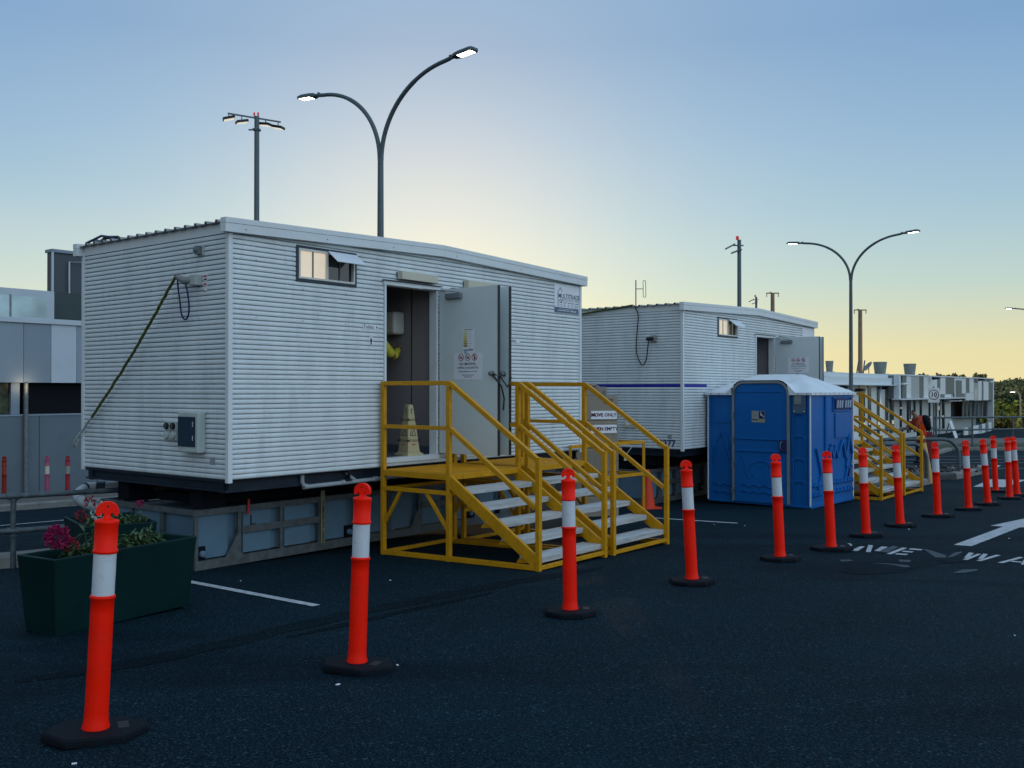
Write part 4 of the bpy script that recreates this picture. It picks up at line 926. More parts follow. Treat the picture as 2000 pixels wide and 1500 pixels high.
# white corner strip and roof
b = MB(); b.box((-.010, -.010, .03), (.012, .012, THt - .01), M_wroof); b.box((-.010, TD - .012, .03), (.012, TD + .010, THt - .01), M_wroof); b.box((TW - .012, -.010, .03), (TW + .010, .012, THt - .01), M_wroof); b.build('corner_strip', to, .003)
b = MB(); n = 28; o_ = .045
def roofz(x, y):
    # hipped dome with ridge along y
    cx = TW / 2; ry0, ry1 = .55, 1.45
    dx = abs(x - cx) / (cx + o_); dy = 0 if ry0 <= y <= ry1 else ((ry0 - y) / (ry0 + o_) if y < ry0 else (y - ry1) / (TD + o_ - ry1))
    d = max(dx, dy * .98); z = .33 * max(0., 1 - d) ** .95
    # bulge over the door arch
    if d0 - .10 < y < d1 + .10:
        u = min(1, min(y - d0 + .10, d1 + .10 - y) / .28); u = math.sin(u * math.pi / 2)
        top = (dh + .065 - THt) * u * max(0, 1 - max(0, x) / 1.1)
        z = max(z, top * (1 if x < .3 else 1))
    # raised flutes on the right slope
    if x > cx and .35 < y < 1.5: z += .010 * (1 if (y * 7) % 1 > .5 else 0) * min(1, (1 - dx) * 4)
    if x < .0 and False: z = 0
    return THt + z
xs = [-o_ + (TW + 2 * o_) * i / n for i in range(n + 1)]; ys = [-o_ + (TD + 2 * o_) * i / n for i in range(n + 1)]
vs = [(x, y, roofz(x, y)) for y in ys for x in xs]; fs = [(j * (n + 1) + i, j * (n + 1) + i + 1, (j + 1) * (n + 1) + i + 1, (j + 1) * (n + 1) + i) for j in range(n) for i in range(n)]
b.add(vs, fs, M_wroof, True)
rim = [(i, 0) for i in range(n + 1)] + [(n, j) for j in range(1, n + 1)] + [(i, n) for i in range(n - 1, -1, -1)] + [(0, j) for j in range(n - 1, 0, -1)]
vv = []; 
for i, j in rim: x, y = xs[i], ys[j]; vv += [(x, y, roofz(x, y)), (x, y, THt - .04)]
# skip the skirt over the door opening
ff = []
for k in range(len(rim)):
    k2 = (k + 1) % len(rim); i, j = rim[k]; i2, j2 = rim[k2]
    if i == 0 and i2 == 0 and d0 - .02 < ys[j] < d1 + .02 and d0 - .02 < ys[j2] < d1 + .02:
        m0 = len(vv); vv += [(xs[0], ys[j], roofz(xs[0], ys[j])), (xs[0] , ys[j], max(THt - .04, roofz(xs[0], ys[j]) - .02)), (xs[0], ys[j2], roofz(xs[0], ys[j2])), (xs[0], ys[j2], max(THt - .04, roofz(xs[0], ys[j2]) - .02))]
        continue
    ff.append((2 * k, 2 * k + 1, 2 * k2 + 1, 2 * k2))
b.add(vv, ff, M_wroof)
for i in range(9): b.lathe([(.010, 0), (.008, .005)], M_slate, 8, Matrix.Translation((.1 + i * .2, -o_ - .001, THt - .018)) @ Matrix.Rotation(R(90), 4, 'X'))
for y in (1.5, 1.68, 1.84, .04, .2): b.lathe([(.010, 0), (.008, .005)], M_slate, 8, Matrix.Translation((-o_ - .001, y, THt - .018)) @ Matrix.Rotation(R(-90), 4, 'Y'))
b.build('roof', to)
b = MB(); b.tube([(1.2, .5, THt + .255), (1.1, .62, THt + .30), (1.0, .7, THt + .335)], .016, M_blackp, 8); b.tube([(1.1, .62, THt + .30), (1.18, .72, THt + .29)], .014, M_blackp, 6); b.build('roof_strap', to)

# ------------------------------------------------------------------ street lamps
def lamp(px, Y, label, reach=2.95, z_tip=None, zf=None, scale=1.0, ang=None):
    P = at(px, 700, Y); zg = g(P.x, P.y)
    t = thing('street_lamp', label, 'street lamp', (P.x, P.y, zg), math.atan2(-V.y, -V.x) if ang is None else ang, 'double arm street lamps')
    zt = z_tip - zg; fz = zf - zg
    b = MB(); b.tube([(0, 0, 0), (0, 0, fz * .6), (0, 0, fz - .25)], [.11, .09, .075], M_pole, 16); b.lathe([(.16, 0), (.16, .02), (.12, .03)], M_galv, 12); b.build('pole', t)
    for sg in (1, -1):
        b = MB(); pts = []; n = 22; R1 = (zt - fz) 
        for i in range(n + 1):
            t_ = i / n; a = t_ * R(84)
            x = (reach - .75) * (1 - math.cos(a)) / (1 - math.cos(R(84))); z = fz - .3 + (R1 + .3) * math.sin(a) / math.sin(R(84))
            pts.append((sg * (x * .985 + .03), 0, z))
        pts.append((sg * (reach - .55), 0, zt + .03))
        b.tube(pts, [.058] * (len(pts) - 8) + [.052] * 8, M_pole, 14); b.build('arm', t)
        X = Matrix.Translation((sg * (reach - .62), 0, zt + .03)) @ Matrix.Rotation(R(0 if sg > 0 else 180), 4, 'Z') @ Matrix.Rotation(R(-4), 4, 'Y')
        h = MB(); h.tube([(0, 0, 0), (.22, 0, 0)], .045, M_pole, 12, X); h.box((.05, -.03, .04), (.12, .03, .075), M_pole, X)
        h.prism([(.18, -.09), (.32, -.15), (.80, -.15), (.88, -.09), (.88, .09), (.80, .15), (.32, .15), (.18, .09)], -.035, .03, M_pole, X); 
        h.prism([(.20, -.08), (.34, -.13), (.78, -.13), (.86, -.08), (.86, .08), (.78, .13), (.34, .13), (.20, .08)], .03, .075, M_pole, X, top=[(.26, -.05), (.38, -.09), (.74, -.09), (.80, -.05), (.80, .05), (.74, .09), (.38, .09), (.26, .05)])
        hd = h.build('lamp_head', t, .006)
        h = MB(); h.box((.35, -.11, -.038), (.81, .11, -.0352), M_galv, X)
        for kk in range(8): h.box((.365 + kk * .055, -.10, -.043), (.408 + kk * .055, .10, -.0382), M_led, X)
        h.build('led_panel', hd)
    return t
lamp(743, 25, 'tall double arm street lamp, lit, rising behind the nearest cabin roof', 2.95, CZ + 8.05, CZ + 6.25)
lamp(1662, 47, 'smaller looking double arm street lamp rising behind the blue toilet', 2.95, CZ + 7.35, CZ + 5.65)
lamp(2046, 81, 'street lamp cut off by the right edge of the picture, only its left head showing', 2.95, CZ + 6.95, CZ + 5.3)

def mast(px, Y, ztop, label, kind, r=.16):
    P = at(px, 600, Y); zg = g(P.x, P.y)
    t = thing('floodlight_mast' if kind != 'bar' else 'crossarm_pole', label, 'floodlight mast' if kind != 'bar' else 'pole', (P.x, P.y, zg), 0)
    h = ztop - zg; m = M_wood if kind == 'bar' else M_pole
    b = MB(); b.tube([(0, 0, 0), (0, 0, h * .5), (0, 0, h)], [r * 1.25, r * 1.12, r], m, 16); b.build('pole', t)
    if kind == 'flood':
        b = MB(); b.beam((-1.12, -.78, h - .08), (.95, .66, h - .08), .05, .07, M_pole); b.beam((-.38, 0, h - .62), (.1, 0, h - .62), .06, .06, M_pole); b.box((-.16, -.16, h - .66), (.16, .16, h - .58), M_pole); b.build('cross_arm', t)
        for (x, y, z, ya, ti) in ((-1.08, -.76, h - .30, 20, -16), (-.58, -.42, h - .36, 30, -14), (.34, .26, h - .30, 160, -8), (.84, .60, h - .34, 165, -12)):
            X = Matrix.Translation((x, y, z)) @ Matrix.Rotation(R(ya), 4, 'Z') @ Matrix.Rotation(R(ti), 4, 'Y')
            f = MB(); f.box((-.27, -.20, -.06), (.27, .20, .06), M_blackp, X); f.beam(tuple(X @ Vector((0, 0, .05))), (x, y, h - .10), .04, .04, M_pole); ff_ = f.build('floodlight', t, .01)
            f = MB(); f.box((-.24, -.17, -.068), (.24, .17, -.0605), M_ledg, X); f.build('lens', ff_)
        for x in (-.12, .06): 
            f = MB(); f.lathe([(.035, 0), (.045, .04), (.045, .10), (.03, .14)], M_redl, 10, T(x, 0, h + .05)); f.lathe([(.03, 0), (.03, .05)], M_pole, 8, T(x, 0, h)); f.build('beacon', t)
    elif kind == 'small':
        b = MB(); b.box((-.5, -.1, h - .5), (.35, .1, h - .42), M_pole); b.box((-.15, -.35, h - .9), (.15, .35, h - .8), M_pole); b.build('cross_arm', t)
        for (x, z, ti) in ((-.75, h - .55, -28), (-.25, h - .95, -20)):
            X = Matrix.Translation((x, 0, z)) @ Matrix.Rotation(R(ti), 4, 'Y'); f = MB(); f.box((-.42, -.22, -.06), (.42, .22, .06), M_galv, X); f.build('floodlight', t, .01)
        f = MB(); f.lathe([(.10, 0), (.13, .1), (.13, .25), (.06, .33)], M_redl, 10, T(-.15, 0, h + .0)); f.build('beacon', t)
    else:
        b = MB(); b.box((-.62, -.06, h + .0), (.62, .06, h + .10), m); b.box((-.60, -.03, h - .32), (-.54, .03, h), m); b.box((.54, -.03, h - .32), (.60, .03, h), m); b.box((-.3, -.05, h + .1), (-.1, .05, h + .16), m); b.build('cross_arm', t)
    return t
mast(501, 45, CZ + 12.75, 'tallest floodlight mast with four lamps and red beacons, behind the nearest cabin', 'flood', .115)
mast(1444, 80, CZ + 12.45, 'grey mast with a red beacon rising behind the roof ridge of the further cabin', 'small', .16)
mast(1477, 150, CZ + 14.5, 'small distant mast with a beacon showing just above the further cabin ridge', 'small', .17)
mast(1509, 95, CZ + 9.5, 'short brown pole with a crossarm, left one of the two, above the further cabin', 'bar', .19)
mast(1680, 95, CZ + 7.85, 'brown crossarm pole standing right of the smaller double arm lamp', 'bar', .19)
# warm lit road lamp far right
P = at(1993, 838, 92); rl = thing('road_lamp', 'single curved road lamp lit warm in front of the wooded hill', 'street lamp', (P.x, P.y, g(P.x, P.y)), 0)
M_warmp = mat('warm_concrete_pole', (.50, .34, .24), .7); h = CZ - .1 - rl.location.z
b = MB(); b.tube([(0, 0, 0), (0, 0, h - .7), (-.03, 0, h - .35), (-.14, 0, h - .12), (-.30, 0, h - .03), (-.50, 0, h)], [.08, .07, .055, .05, .05, .045], M_warmp, 10); b.build('pole', rl)
b = MB(); b.box((-.92, -.12, h - .04), (-.52, .12, h + .06), M_warmp); hd = b.build('lamp_head', rl, .02); b = MB(); b.box((-.90, -.11, h - .06), (-.56, .11, h - .041), M_led); b.build('lens', hd)
# antenna on the further cabin roof
P = A2 + U * .05 + V * 1.0; P = at(1242, 640, 17.5)
an = thing('antenna', 'thin folded dipole antenna on the roof of the further cabin', 'antenna', (P.x, P.y, A2.z + H_ + .10), 0); hz = at(1242, 547, 17.5).z - an.location.z
b = MB(); b.tube([(0, 0, 0), (0, 0, hz)], .010, M_galvr, 8); b.build('mast', an)
b = MB(); b.tube([(0, 0, hz - .16), (.13, 0, hz - .16)], .007, M_galvr, 6)
lp = [(.13, 0, hz - .03)] + [(.155 + .025 * math.cos(R(a)), 0, hz - .03 + .025 * math.sin(R(a))) for a in (150, 90, 30)] + [(.18, 0, hz - .29)] + [(.155 + .025 * math.cos(R(a)), 0, hz - .29 + .025 * math.sin(R(a))) for a in (-30, -90, -150)] + [(.13, 0, hz - .03)]
b.tube(lp, .006, M_galvr, 6); b.build('loop', an)

# ------------------------------------------------------------------ planters and plants
def planter(P, ang, L, W, h, label):
    t = thing('planter', label, 'planter', (P.x, P.y, g(P.x, P.y)), ang, 'dark green planter troughs')
    b = MB(); k = .045; th = .03
    ob = [(k, k), (L - k, k), (L - k, W - k), (k, W - k)]; ot = [(0, 0), (L, 0), (L, W), (0, W)]; it = [(th, th), (L - th, th), (L - th, W - th), (th, W - th)]; ib = [(th + .01, th + .01), (L - th - .01, th + .01), (L - th - .01, W - th - .01), (th + .01, W - th - .01)]
    vs = [(x, y, -.01) for x, y in ob] + [(x, y, h) for x, y in ot] + [(x, y, h) for x, y in it] + [(x, y, h - .10) for x, y in ib]
    fs = [(3, 2, 1, 0)] + [(i, (i + 1) % 4, 4 + (i + 1) % 4, 4 + i) for i in range(4)] + [(4 + i, 4 + (i + 1) % 4, 8 + (i + 1) % 4, 8 + i) for i in range(4)] + [(8 + i, 8 + (i + 1) % 4, 12 + (i + 1) % 4, 12 + i) for i in range(4)]
    b.add(vs, fs, M_green); b.build('trough', t, .010, 3)
    b = MB(); n = 14; vs = [(th + (L - 2 * th) * i / n, th + (W - 2 * th) * j / 6, h - .075 + random.uniform(-.012, .015)) for j in range(7) for i in range(n + 1)]
    b.add(vs, [(j * (n + 1) + i, j * (n + 1) + i + 1, (j + 1) * (n + 1) + i + 1, (j + 1) * (n + 1) + i) for j in range(6) for i in range(n)], M_soil); b.build('soil', t)
    return t
def leaf(b, p, d, up, L, w, m):
    d = d.normalized(); s = d.cross(up)
    if s.length < 1e-3: s = Vector((1, 0, 0))
    s.normalize(); u2 = s.cross(d)
    vs = [p, p + d * L * .45 + s * w / 2 + u2 * w * .15, p + d * L - u2 * L * .15, p + d * L * .45 - s * w / 2 + u2 * w * .15, p + d * L * .5 - u2 * w * .08]
    b.add(vs, [(0, 1, 4), (1, 2, 4), (2, 3, 4), (3, 0, 4)], m)
def rdir(zmin=-1.):
    while True:
        v = Vector((random.uniform(-1, 1), random.uniform(-1, 1), random.uniform(zmin, 1)))
        if .05 < v.length < 1: return v.normalized()
def plant(P, rz, items, label, blooms):
    t = thing('flowering_plant', label, 'plant', P, rz)
    st = MB(); fo = MB()
    for (x, y, h, r, n) in items:
        for k in range(n):
            top = Vector((x + random.gauss(0, r), y + random.gauss(0, r * .6), h * random.uniform(.35, .85))); b0 = Vector((x + random.gauss(0, r * .3), y + random.gauss(0, r * .25), -.02))
            mid = b0.lerp(top, .55) + Vector((0, 0, .03)); st.tube([b0, mid, top], [.004, .003, .002], M_leafb, 4)
            for q in range(7):
                f = random.uniform(.35, 1); p = mid.lerp(top, (f - .35) / .65) if f > .5 else b0.lerp(mid, f * 1.8)
                d = rdir(-.8); leaf(fo, p, d, Vector((0, 0, 1)), random.uniform(.045, .085), random.uniform(.022, .038), M_leaf if random.random() < .65 else M_leafb)
    st.build('stem', t); fo.build('foliage', t)
    for (x, y, z, r, n, m, ps) in blooms:
        fb = MB()
        for k in range(n):
            d = rdir(); p = Vector((x, y, z)) + Vector((d.x * r, d.y * r, d.z * r * .95)) * random.uniform(.55, 1)
            for q in range(4): leaf(fb, p, (d + rdir() * .8), rdir(), ps * random.uniform(.8, 1.2), ps * .9, m)
        fb.build('flower_head', t)
    return t
PA = gp(105, 1247); PB = gp(368, 1190); pang = math.atan2(PB.y - PA.y, PB.x - PA.x); PL = (PB - PA).length + .07
pa_ = planter(PA, pang, PL + .02, .44, .555, 'larger dark green planter behind the closest orange bollard, with magenta flowers')
M = Matrix.Translation((PA.x, PA.y, g(PA.x, PA.y) + .48)) @ Matrix.Rotation(pang, 4, 'Z')
plant(M @ Vector((0, 0, 0)), pang, [(.30, .20, .12, .05, 10), (.42, .22, .13, .06, 16), (.52, .2, .11, .07, 14), (.68, .2, .15, .08, 18), (.82, .22, .19, .07, 22), (.96, .22, .16, .06, 20), (1.05, .2, .12, .05, 8), (.5, .3, .30, .06, 4)],
      'magenta bougainvillea and trailing leaves in the larger planter', [(.19, .24, .19, .088, 200, M_mag, .022), (.28, .22, .12, .06, 50, M_redp, .02)])
P2 = at(164, 1035, 8.95); P2.z = g(P2.x, P2.y)
a2 = math.atan2(.58, .81)
planter(P2, a2, .66, .92, .565, 'smaller dark green planter behind, with red and white flowers')
M = Matrix.Translation((P2.x, P2.y, P2.z + .42)) @ Matrix.Rotation(a2, 4, 'Z')
plant(M @ Vector((0, 0, 0)), a2, [(.22, .42, .24, .09, 30), (.34, .38, .20, .08, 26), (.10, .3, .16, .06, 12), (.54, .22, .28, .04, 14), (.46, .3, .2, .05, 14)],
      'red and white flowering plant in the smaller planter', [(.16, .50, .32, .05, 26, M_redp, .022), (.06, .42, .20, .05, 24, M_redp, .022), (.20, .42, .20, .055, 30, M_wpet, .024), (.26, .30, .14, .045, 26, M_wpet, .024), (.33, .50, .28, .04, 20, M_redp, .022), (.24, .5, .3, .03, 10, M_wpet, .02), (.56, .22, .30, .03, 18, M_mag, .02), (.30, .36, .22, .04, 20, M_redp, .02), (.36, .44, .22, .04, 16, M_redp, .02)])

# ------------------------------------------------------------------ pipe rail and terminal behind the nearest cabin
def pipe_rail(name, label, pts, hts, r, grp=None, post_every=None, m=M_galvr, foot=0.):
    t = thing(name, label, 'railing', pts[0], 0, grp); o = Vector(pts[0])
    for h in hts:
        b = MB(); b.tube([Vector(p) - o + Vector((0, 0, h)) for p in pts], r, m, 12); b.build('rail', t)
    for p in pts:
        q = Vector(p) - o; b = MB(); b.tube([q + Vector((0, 0, -.15 - foot)), q + Vector((0, 0, hts[0] if hts else 1))], r * .95, m, 12)
        for h in hts: b.tube([q + Vector((0, 0, h - .055)), q + Vector((0, 0, h - .03))], r * 1.35, m, 12); b.tube([q + Vector((0, 0, h)) - (Vector(pts[1]) - Vector(pts[0])).normalized() * .06, q + Vector((0, 0, h)) + (Vector(pts[1]) - Vector(pts[0])).normalized() * .06], r * 1.3, m, 12)
        b.build('post', t)
    return t
ka = at(-260, 1000, 9.7); kb = at(26, 1000, 10.25); kc = at(240, 1000, 11.1); kd = at(420, 1000, 12.2)
rp = [Vector((p.x, p.y, g(p.x, p.y) + .14)) for p in (ka, kb, kc, kd)]
pipe_rail('pipe_railing', 'grey galvanised pipe railing on the kerb left of the planters', rp, [CZ - 1.115 - rp[1].z + .0, CZ - 1.485 - rp[1].z], .030)
def kerb(name, pts, w, h, m=M_conc, kind='structure'):
    b = MB()
    for a, c in zip(pts[:-1], pts[1:]):
        n = max(1, int((Vector(c) - Vector(a)).length / 1.2))
        for i in range(n):
            p = Vector(a).lerp(Vector(c), i / n); q = Vector(a).lerp(Vector(c), (i + 1) / n); d = (q - p).normalized(); p = p + d * .004; s = Vector((-d.y, d.x, 0)) * w
            vs = []
            for k in (p, q):
                z = g(k.x, k.y); vs += [(k.x, k.y, z - .05), (k.x + s.x, k.y + s.y, z - .05), (k.x + s.x, k.y + s.y, z + h), (k.x + s.x * .12, k.y + s.y * .12, z + h), (k.x, k.y, z + h - .03)]
            b.add(vs, [(0, 5, 6, 1), (1, 6, 7, 2), (2, 7, 8, 3), (3, 8, 9, 4), (4, 9, 5, 0), (0, 1, 2, 3, 4), (9, 8, 7, 6, 5)], m)
    return tag(b.build(name), kind=kind)
kerb('kerb', [(p.x, p.y, 0) for p in [at(-900, 1000, 8.6), ka, kb, kc, kd, at(560, 1000, 14)]], .22, .14)
# footpath in front of the terminal
O1 = at(0, 900, 24.8); O1.z = 0
def tl(s, e): return O1 + U * s + V * e
def slab(name, s0, s1, e0, e1, h, m, O=O1, ns=20):
    b = MB(); vs = []; ne = 3
    for j in range(ne + 1):
        for i in range(ns + 1):
            P = O + U * (s0 + (s1 - s0) * i / ns) + V * (e0 + (e1 - e0) * j / ne); vs.append((P.x, P.y, g(P.x, P.y) + h))
    fs = [(j * (ns + 1) + i, j * (ns + 1) + i + 1, (j + 1) * (ns + 1) + i + 1, (j + 1) * (ns + 1) + i) for j in range(ne) for i in range(ns)]
    n0 = len(vs); vs += [(v[0], v[1], v[2] - h - .1) for v in vs[:ns + 1]]; fs += [(i, n0 + i, n0 + i + 1, i + 1) for i in range(ns)]
    b.add(vs, fs, m); return tag(b.build(name), kind='structure')
slab('footpath', -24, 14, -3.3, .02, .13, M_path)
kerb('kerb', [tl(-24, -3.5), tl(14, -3.5)], .18, .145)
line_between('edge_line', tl(-20, -6.6), tl(10, -6.6), .08, n=30)
G1 = g(tl(.5, 0).x, tl(.5, 0).y) + .13
M_pan = mat('grey_panel', (.23, .29, .345), .45, 0, .03, 1.5); M_pan2 = mat('mid_grey_panel', (.20, .255, .31), .45, 0, .03, 1.5); M_panw = mat('pale_panel', (.44, .50, .56), .45, 0, .03, 1.5)
M_low = mat('lower_grey_wall', (.115, .15, .18), .55, 0, .04, 1.2, dirt=(.09, .12, .14), dscale=2)
tb = thing('terminal_building', 'grey panelled terminal building behind the nearest cabin at the left', 'building', (O1.x, O1.y, 0), TH)
z_ = lambda v: CZ + v
b = MB(); b.box((-30, .0, G1 - .3), (12, .12, z_(-.66)), M_low); b.box((-30, 1.2, G1), (12, 1.4, z_(.3)), M_ink)
for s in (-2.4, -1.2, 1.0, 2.6, 4.2): b.box((s, -.004, G1), (s + .012, .0, z_(-.66)), M_ink)
b.box((-30, -.02, z_(-.66)), (12, .3, z_(-.62)), M_pan); b.build('lower_wall', tb)
b = MB(); b.box((-30, .62, z_(.2)), (12, .64, z_(1.76)), M_ink)
xs = [-6.5, -5.8, -5.1, -4.4, -3.7, -2.99, -2.28, -1.57, -.86, -.15, .56, 1.28, 1.98, 2.72, 3.4, 4.1]; pm = [M_pan2, M_pan, M_panw, M_pan, M_pan2, M_pan, M_panw, M_pan2, M_pan, M_pan, M_pan2, M_panw, M_pan, M_pan2, M_pan]
for i, (a, c) in enumerate(zip(xs[:-1], xs[1:])): b.box((a + .006, -.06, z_(.21)), (c - .006, .5, z_(1.755)), pm[i % len(pm)])
b.box((-30, -.05, z_(.21)), (-6.51, .5, z_(1.755)), M_pan); b.box((4.11, -.05, z_(.21)), (12, .5, z_(1.755)), M_pan); b.build('upper_panels', tb)
b = MB(); b.box((-30, -.12, z_(1.762)), (12, .7, z_(1.90)), M_panw); b.build('roof_edge', tb, .01)
b = MB(); b.box((-9, .10, z_(-.60)), (.28, .13, z_(.2)), mat('leafy_window_film', (.045, .055, .03), .3, 0, .6, 3)); b.box((.28, .02, z_(-.615)), (.50, .3, z_(.205)), M_pan2)
b.build('window', tb); b = MB(); b.box((.72, .35, z_(-.61)), (12, .38, z_(.2)), mat('unlit_glass', (.004, .005, .010), .5, spec=.1)); b.build('window', tb)
b = MB(); b.tube([(.62, -.07, G1 - .02), (.62, -.07, z_(.2))], .055, M_galv, 12)
for zz in (-1.0, -2.0, -.2): b.tube([(.62, -.07, z_(zz)), (.62, -.07, z_(zz + .05))], .062, M_galv, 12)
b.build('downpipe', tb)
M_scr = mat('frosted_screen', (.30, .40, .42), .22, .2, .25, 1.2, spec=.6)
b = MB(); 
for i in range(-14, 1): i += .66; b.box((i * 1.0 + .02, .9, z_(1.9)), (i * 1.0 + .98, .92, z_(2.55)), M_scr); b.box((i * 1.0 - .02, .88, z_(1.9)), (i * 1.0 + .02, .94, z_(2.57)), M_galv)
b.build('glass_screen', tb)
b = MB(); b.box((-20, 3.2, z_(1.9)), (3.0, 3.4, z_(2.98)), M_panw); b.build('parapet', tb)
b = MB(); M_plant = mat('dark_plant_room', (.055, .07, .085), .5, 0, .06, 1.5)
b.box((3.85, 5, z_(1.7)), (11, 5.35, z_(4.42)), M_plant); b.box((3.80, 4.93, z_(4.42)), (11.1, 5.4, z_(4.52)), M_pan2); b.box((3.80, 4.94, z_(1.7)), (3.86, 5.0, z_(4.42)), M_panw)
b.box((1.8, 4.0, z_(1.8)), (6, 4.1, z_(3.05)), mat('dark_green_screen', (.035, .055, .06), .5)); b.build('plant_room', tb)
b = MB(); w_ = mat('white_pipe', (.55, .60, .62), .4)
for pl in ([(4.35, 4.9, z_(2.2)), (4.35, 4.9, z_(4.15)), (5.0, 4.9, z_(4.2)), (5.0, 4.9, z_(2.6))], [(5.5, 4.9, z_(4.3)), (5.5, 4.9, z_(2.7)), (6.4, 4.9, z_(2.8))], [(4.45, 3.9, z_(1.9)), (4.45, 3.9, z_(2.55)), (4.62, 3.9, z_(2.55)), (4.62, 3.9, z_(2.3)), (4.95, 3.9, z_(2.3)), (4.95, 3.9, z_(3.0))]):
    b.tube(pl, .028, w_, 8)
b.build('pipe', tb)
wl = bpy.data.lights.new('soffit_light', 'AREA'); wl.energy = 1.2; wl.color = (1, .72, .42); wl.size = .25; wlo = bpy.data.objects.new('soffit_light', wl); col.objects.link(wlo)
wlo.location = O1 + U * .56 + V * -.32 + Vector((0, 0, z_(.08))); wlo.rotation_euler = (V + Vector((0, 0, .6))).to_track_quat('-Z', 'Y').to_euler()

# ------------------------------------------------------------------ striped terminal at the right
O2 = at(1757, 800, 69); O2.z = 0
def s_of(px, e=0.):
    k = (px - 1000) / F; P = O2 + V * e; return (k * P.y - P.x) / (U.x - k * U.y)
t2 = thing('terminal_building', 'long striped grey and white terminal building at the right with roof vents', 'building', (O2.x, O2.y, 0), TH)
GB = CZ - 3.25
S_L = mat('light_stripe_panel', (.60, .64, .64), .5, 0, .03); S_M = mat('mid_stripe_panel', (.34, .38, .38), .5, 0, .03); S_D = mat('dark_stripe_panel', (.115, .14, .14), .5, 0, .03)
S_Wh = mat('white_fascia', (.58, .64, .68), .5, 0, .03)
Lr = s_of(1939)
b = MB(); b.box((0, .05, z_(-.56)), (Lr, 12, z_(1.10)), S_M)
def cx(v): return s_of(1600 + v / 4.6875)
for a, c, m, z0, z1 in [(755, 793, S_D, -.56, 1.08), (793, 838, S_L, -.56, 1.08), (838, 910, S_M, -.56, 1.08), (910, 950, S_D, -.56, 1.08), (950, 1030, S_L, -.56, 1.08), (1030, 1075, S_L, -.56, 1.08), (1075, 1102, S_D, .0, 1.08), (1075, 1102, S_L, -.56, 0),
        (1102, 1150, S_L, -.3, 1.08), (1102, 1142, S_D, -.56, -.3), (1142, 1200, S_L, -.56, -.3), (1150, 1232, S_D, -.25, 1.08), (1232, 1242, S_L, -.56, 1.08), (1242, 1300, S_L, .85, 1.08), (1242, 1300, S_D, -.25, .85), (1232, 1320, S_D, -.56, -.25), (1300, 1338, S_L, -.25, 1.08),
        (1338, 1370, S_D, -.2, 1.08), (1338, 1410, S_L, -.85, -.2), (1370, 1410, S_L, -.2, 1.08), (1410, 1450, S_D, .7, 1.08), (1410, 1450, S_M, -.9, .7), (1450, 1482, S_L, -.9, 1.08), (1482, 1498, S_D, -.9, 1.08), (1498, 1545, S_L, -.9, .85), (1498, 1535, S_D, .85, 1.08), (1545, 1590, S_D, -.9, 1.08)]:
    x0, x1 = cx(a), cx(c) - .03
    if x1 > x0: b.box((x0, -.05 - random.random() * .01, z_(z0) + .01), (x1, .049, z_(z1) - .005), m)
b.build('striped_cladding', t2)
b = MB(); b.box((-.1, -.12, z_(1.08)), (Lr + .1, 12, z_(1.17)), S_Wh); b.box((-.8, -.35, z_(-.66)), (cx(1320), .3, z_(-.57)), S_Wh); b.box((Lr - .35, -.1, GB - .3), (Lr, .4, z_(1.08)), S_Wh); b.box((-.35, -.08, z_(-.57)), (-.001, .3, z_(1.08)), S_Wh); b.build('white_trim', t2)
b = MB(); b.box((-.3, .9, GB - .4), (s_of(1857, .9), 1.1, z_(-.6)), mat('low_wall_panel', (.44, .48, .48), .5)); b.box((s_of(1857, .9), 1.4, GB - .6), (Lr - .4, 1.5, z_(-.6)), S_M)
sl_ = [(735, 752), (800, 818), (826, 834), (862, 878), (918, 936), (1000, 1014), (1046, 1052), (1062, 1072), (1096, 1104), (1122, 1144)]
b.build('lower_wall', t2)
for i, (a, c) in enumerate(sl_):
    w = MB(); x0, x1 = s_of(1600 + a / 4.6875, .9), s_of(1600 + c / 4.6875, .9); w.box((x0, .86, GB + .05), (x1, .899, z_(-.62)), M_glassd); w.build('slit_window', t2)
b = MB()
for i, (px, zz, hh_) in enumerate(((1758, -1.35, .12), (1757.5, -2.0, .12), (1776, -2.3, .1), (1816, -2.2, .1), (1827, -2.4, .1), (1832, -1.6, .3), (1840, -2.2, .1))):
    x = s_of(px, .85); b.box((x, .82, z_(zz)), (x + .35, .855, z_(zz + hh_)), mat('dim_lit_interior', (.8, .7, .5), .5, emit=(.9, .75, .5), estr=.16))
b.build('lit_gap', t2)
b = MB(); b.box((s_of(1858, 1.2), 1.2, z_(-2.35)), (s_of(1881, 1.2), 1.3, z_(-.85)), M_ink); b.box((s_of(1858, 1), 1.1, z_(-.75)), (s_of(1872, 1), 1.15, z_(-.6)), M_ink); b.build('dark_opening', t2)
b = MB(); M_mir = mat('mirror_glazing', (.035, .045, .045), .12, 0, .6, .8, spec=.7)
x0, x1 = s_of(1880, .6), s_of(1932, .6); b.box((x0, .62, z_(-2.45)), (x1, .68, z_(-.92)), M_mir); gz = b.build('glazing', t2)
b = MB(); 
for i in range(8): x = x0 + (x1 - x0) * i / 7; b.box((x - .03, .55, z_(-2.45)), (x + .03, .62, z_(-.92)), S_M)
b.box((cx(1230), .3, z_(-.92)), (Lr, .62, z_(-.80)), S_Wh); b.build('mullion', gz)
b = MB(); x0, x1 = s_of(1881, -1.5), s_of(1934, -1.5)
nn = 8
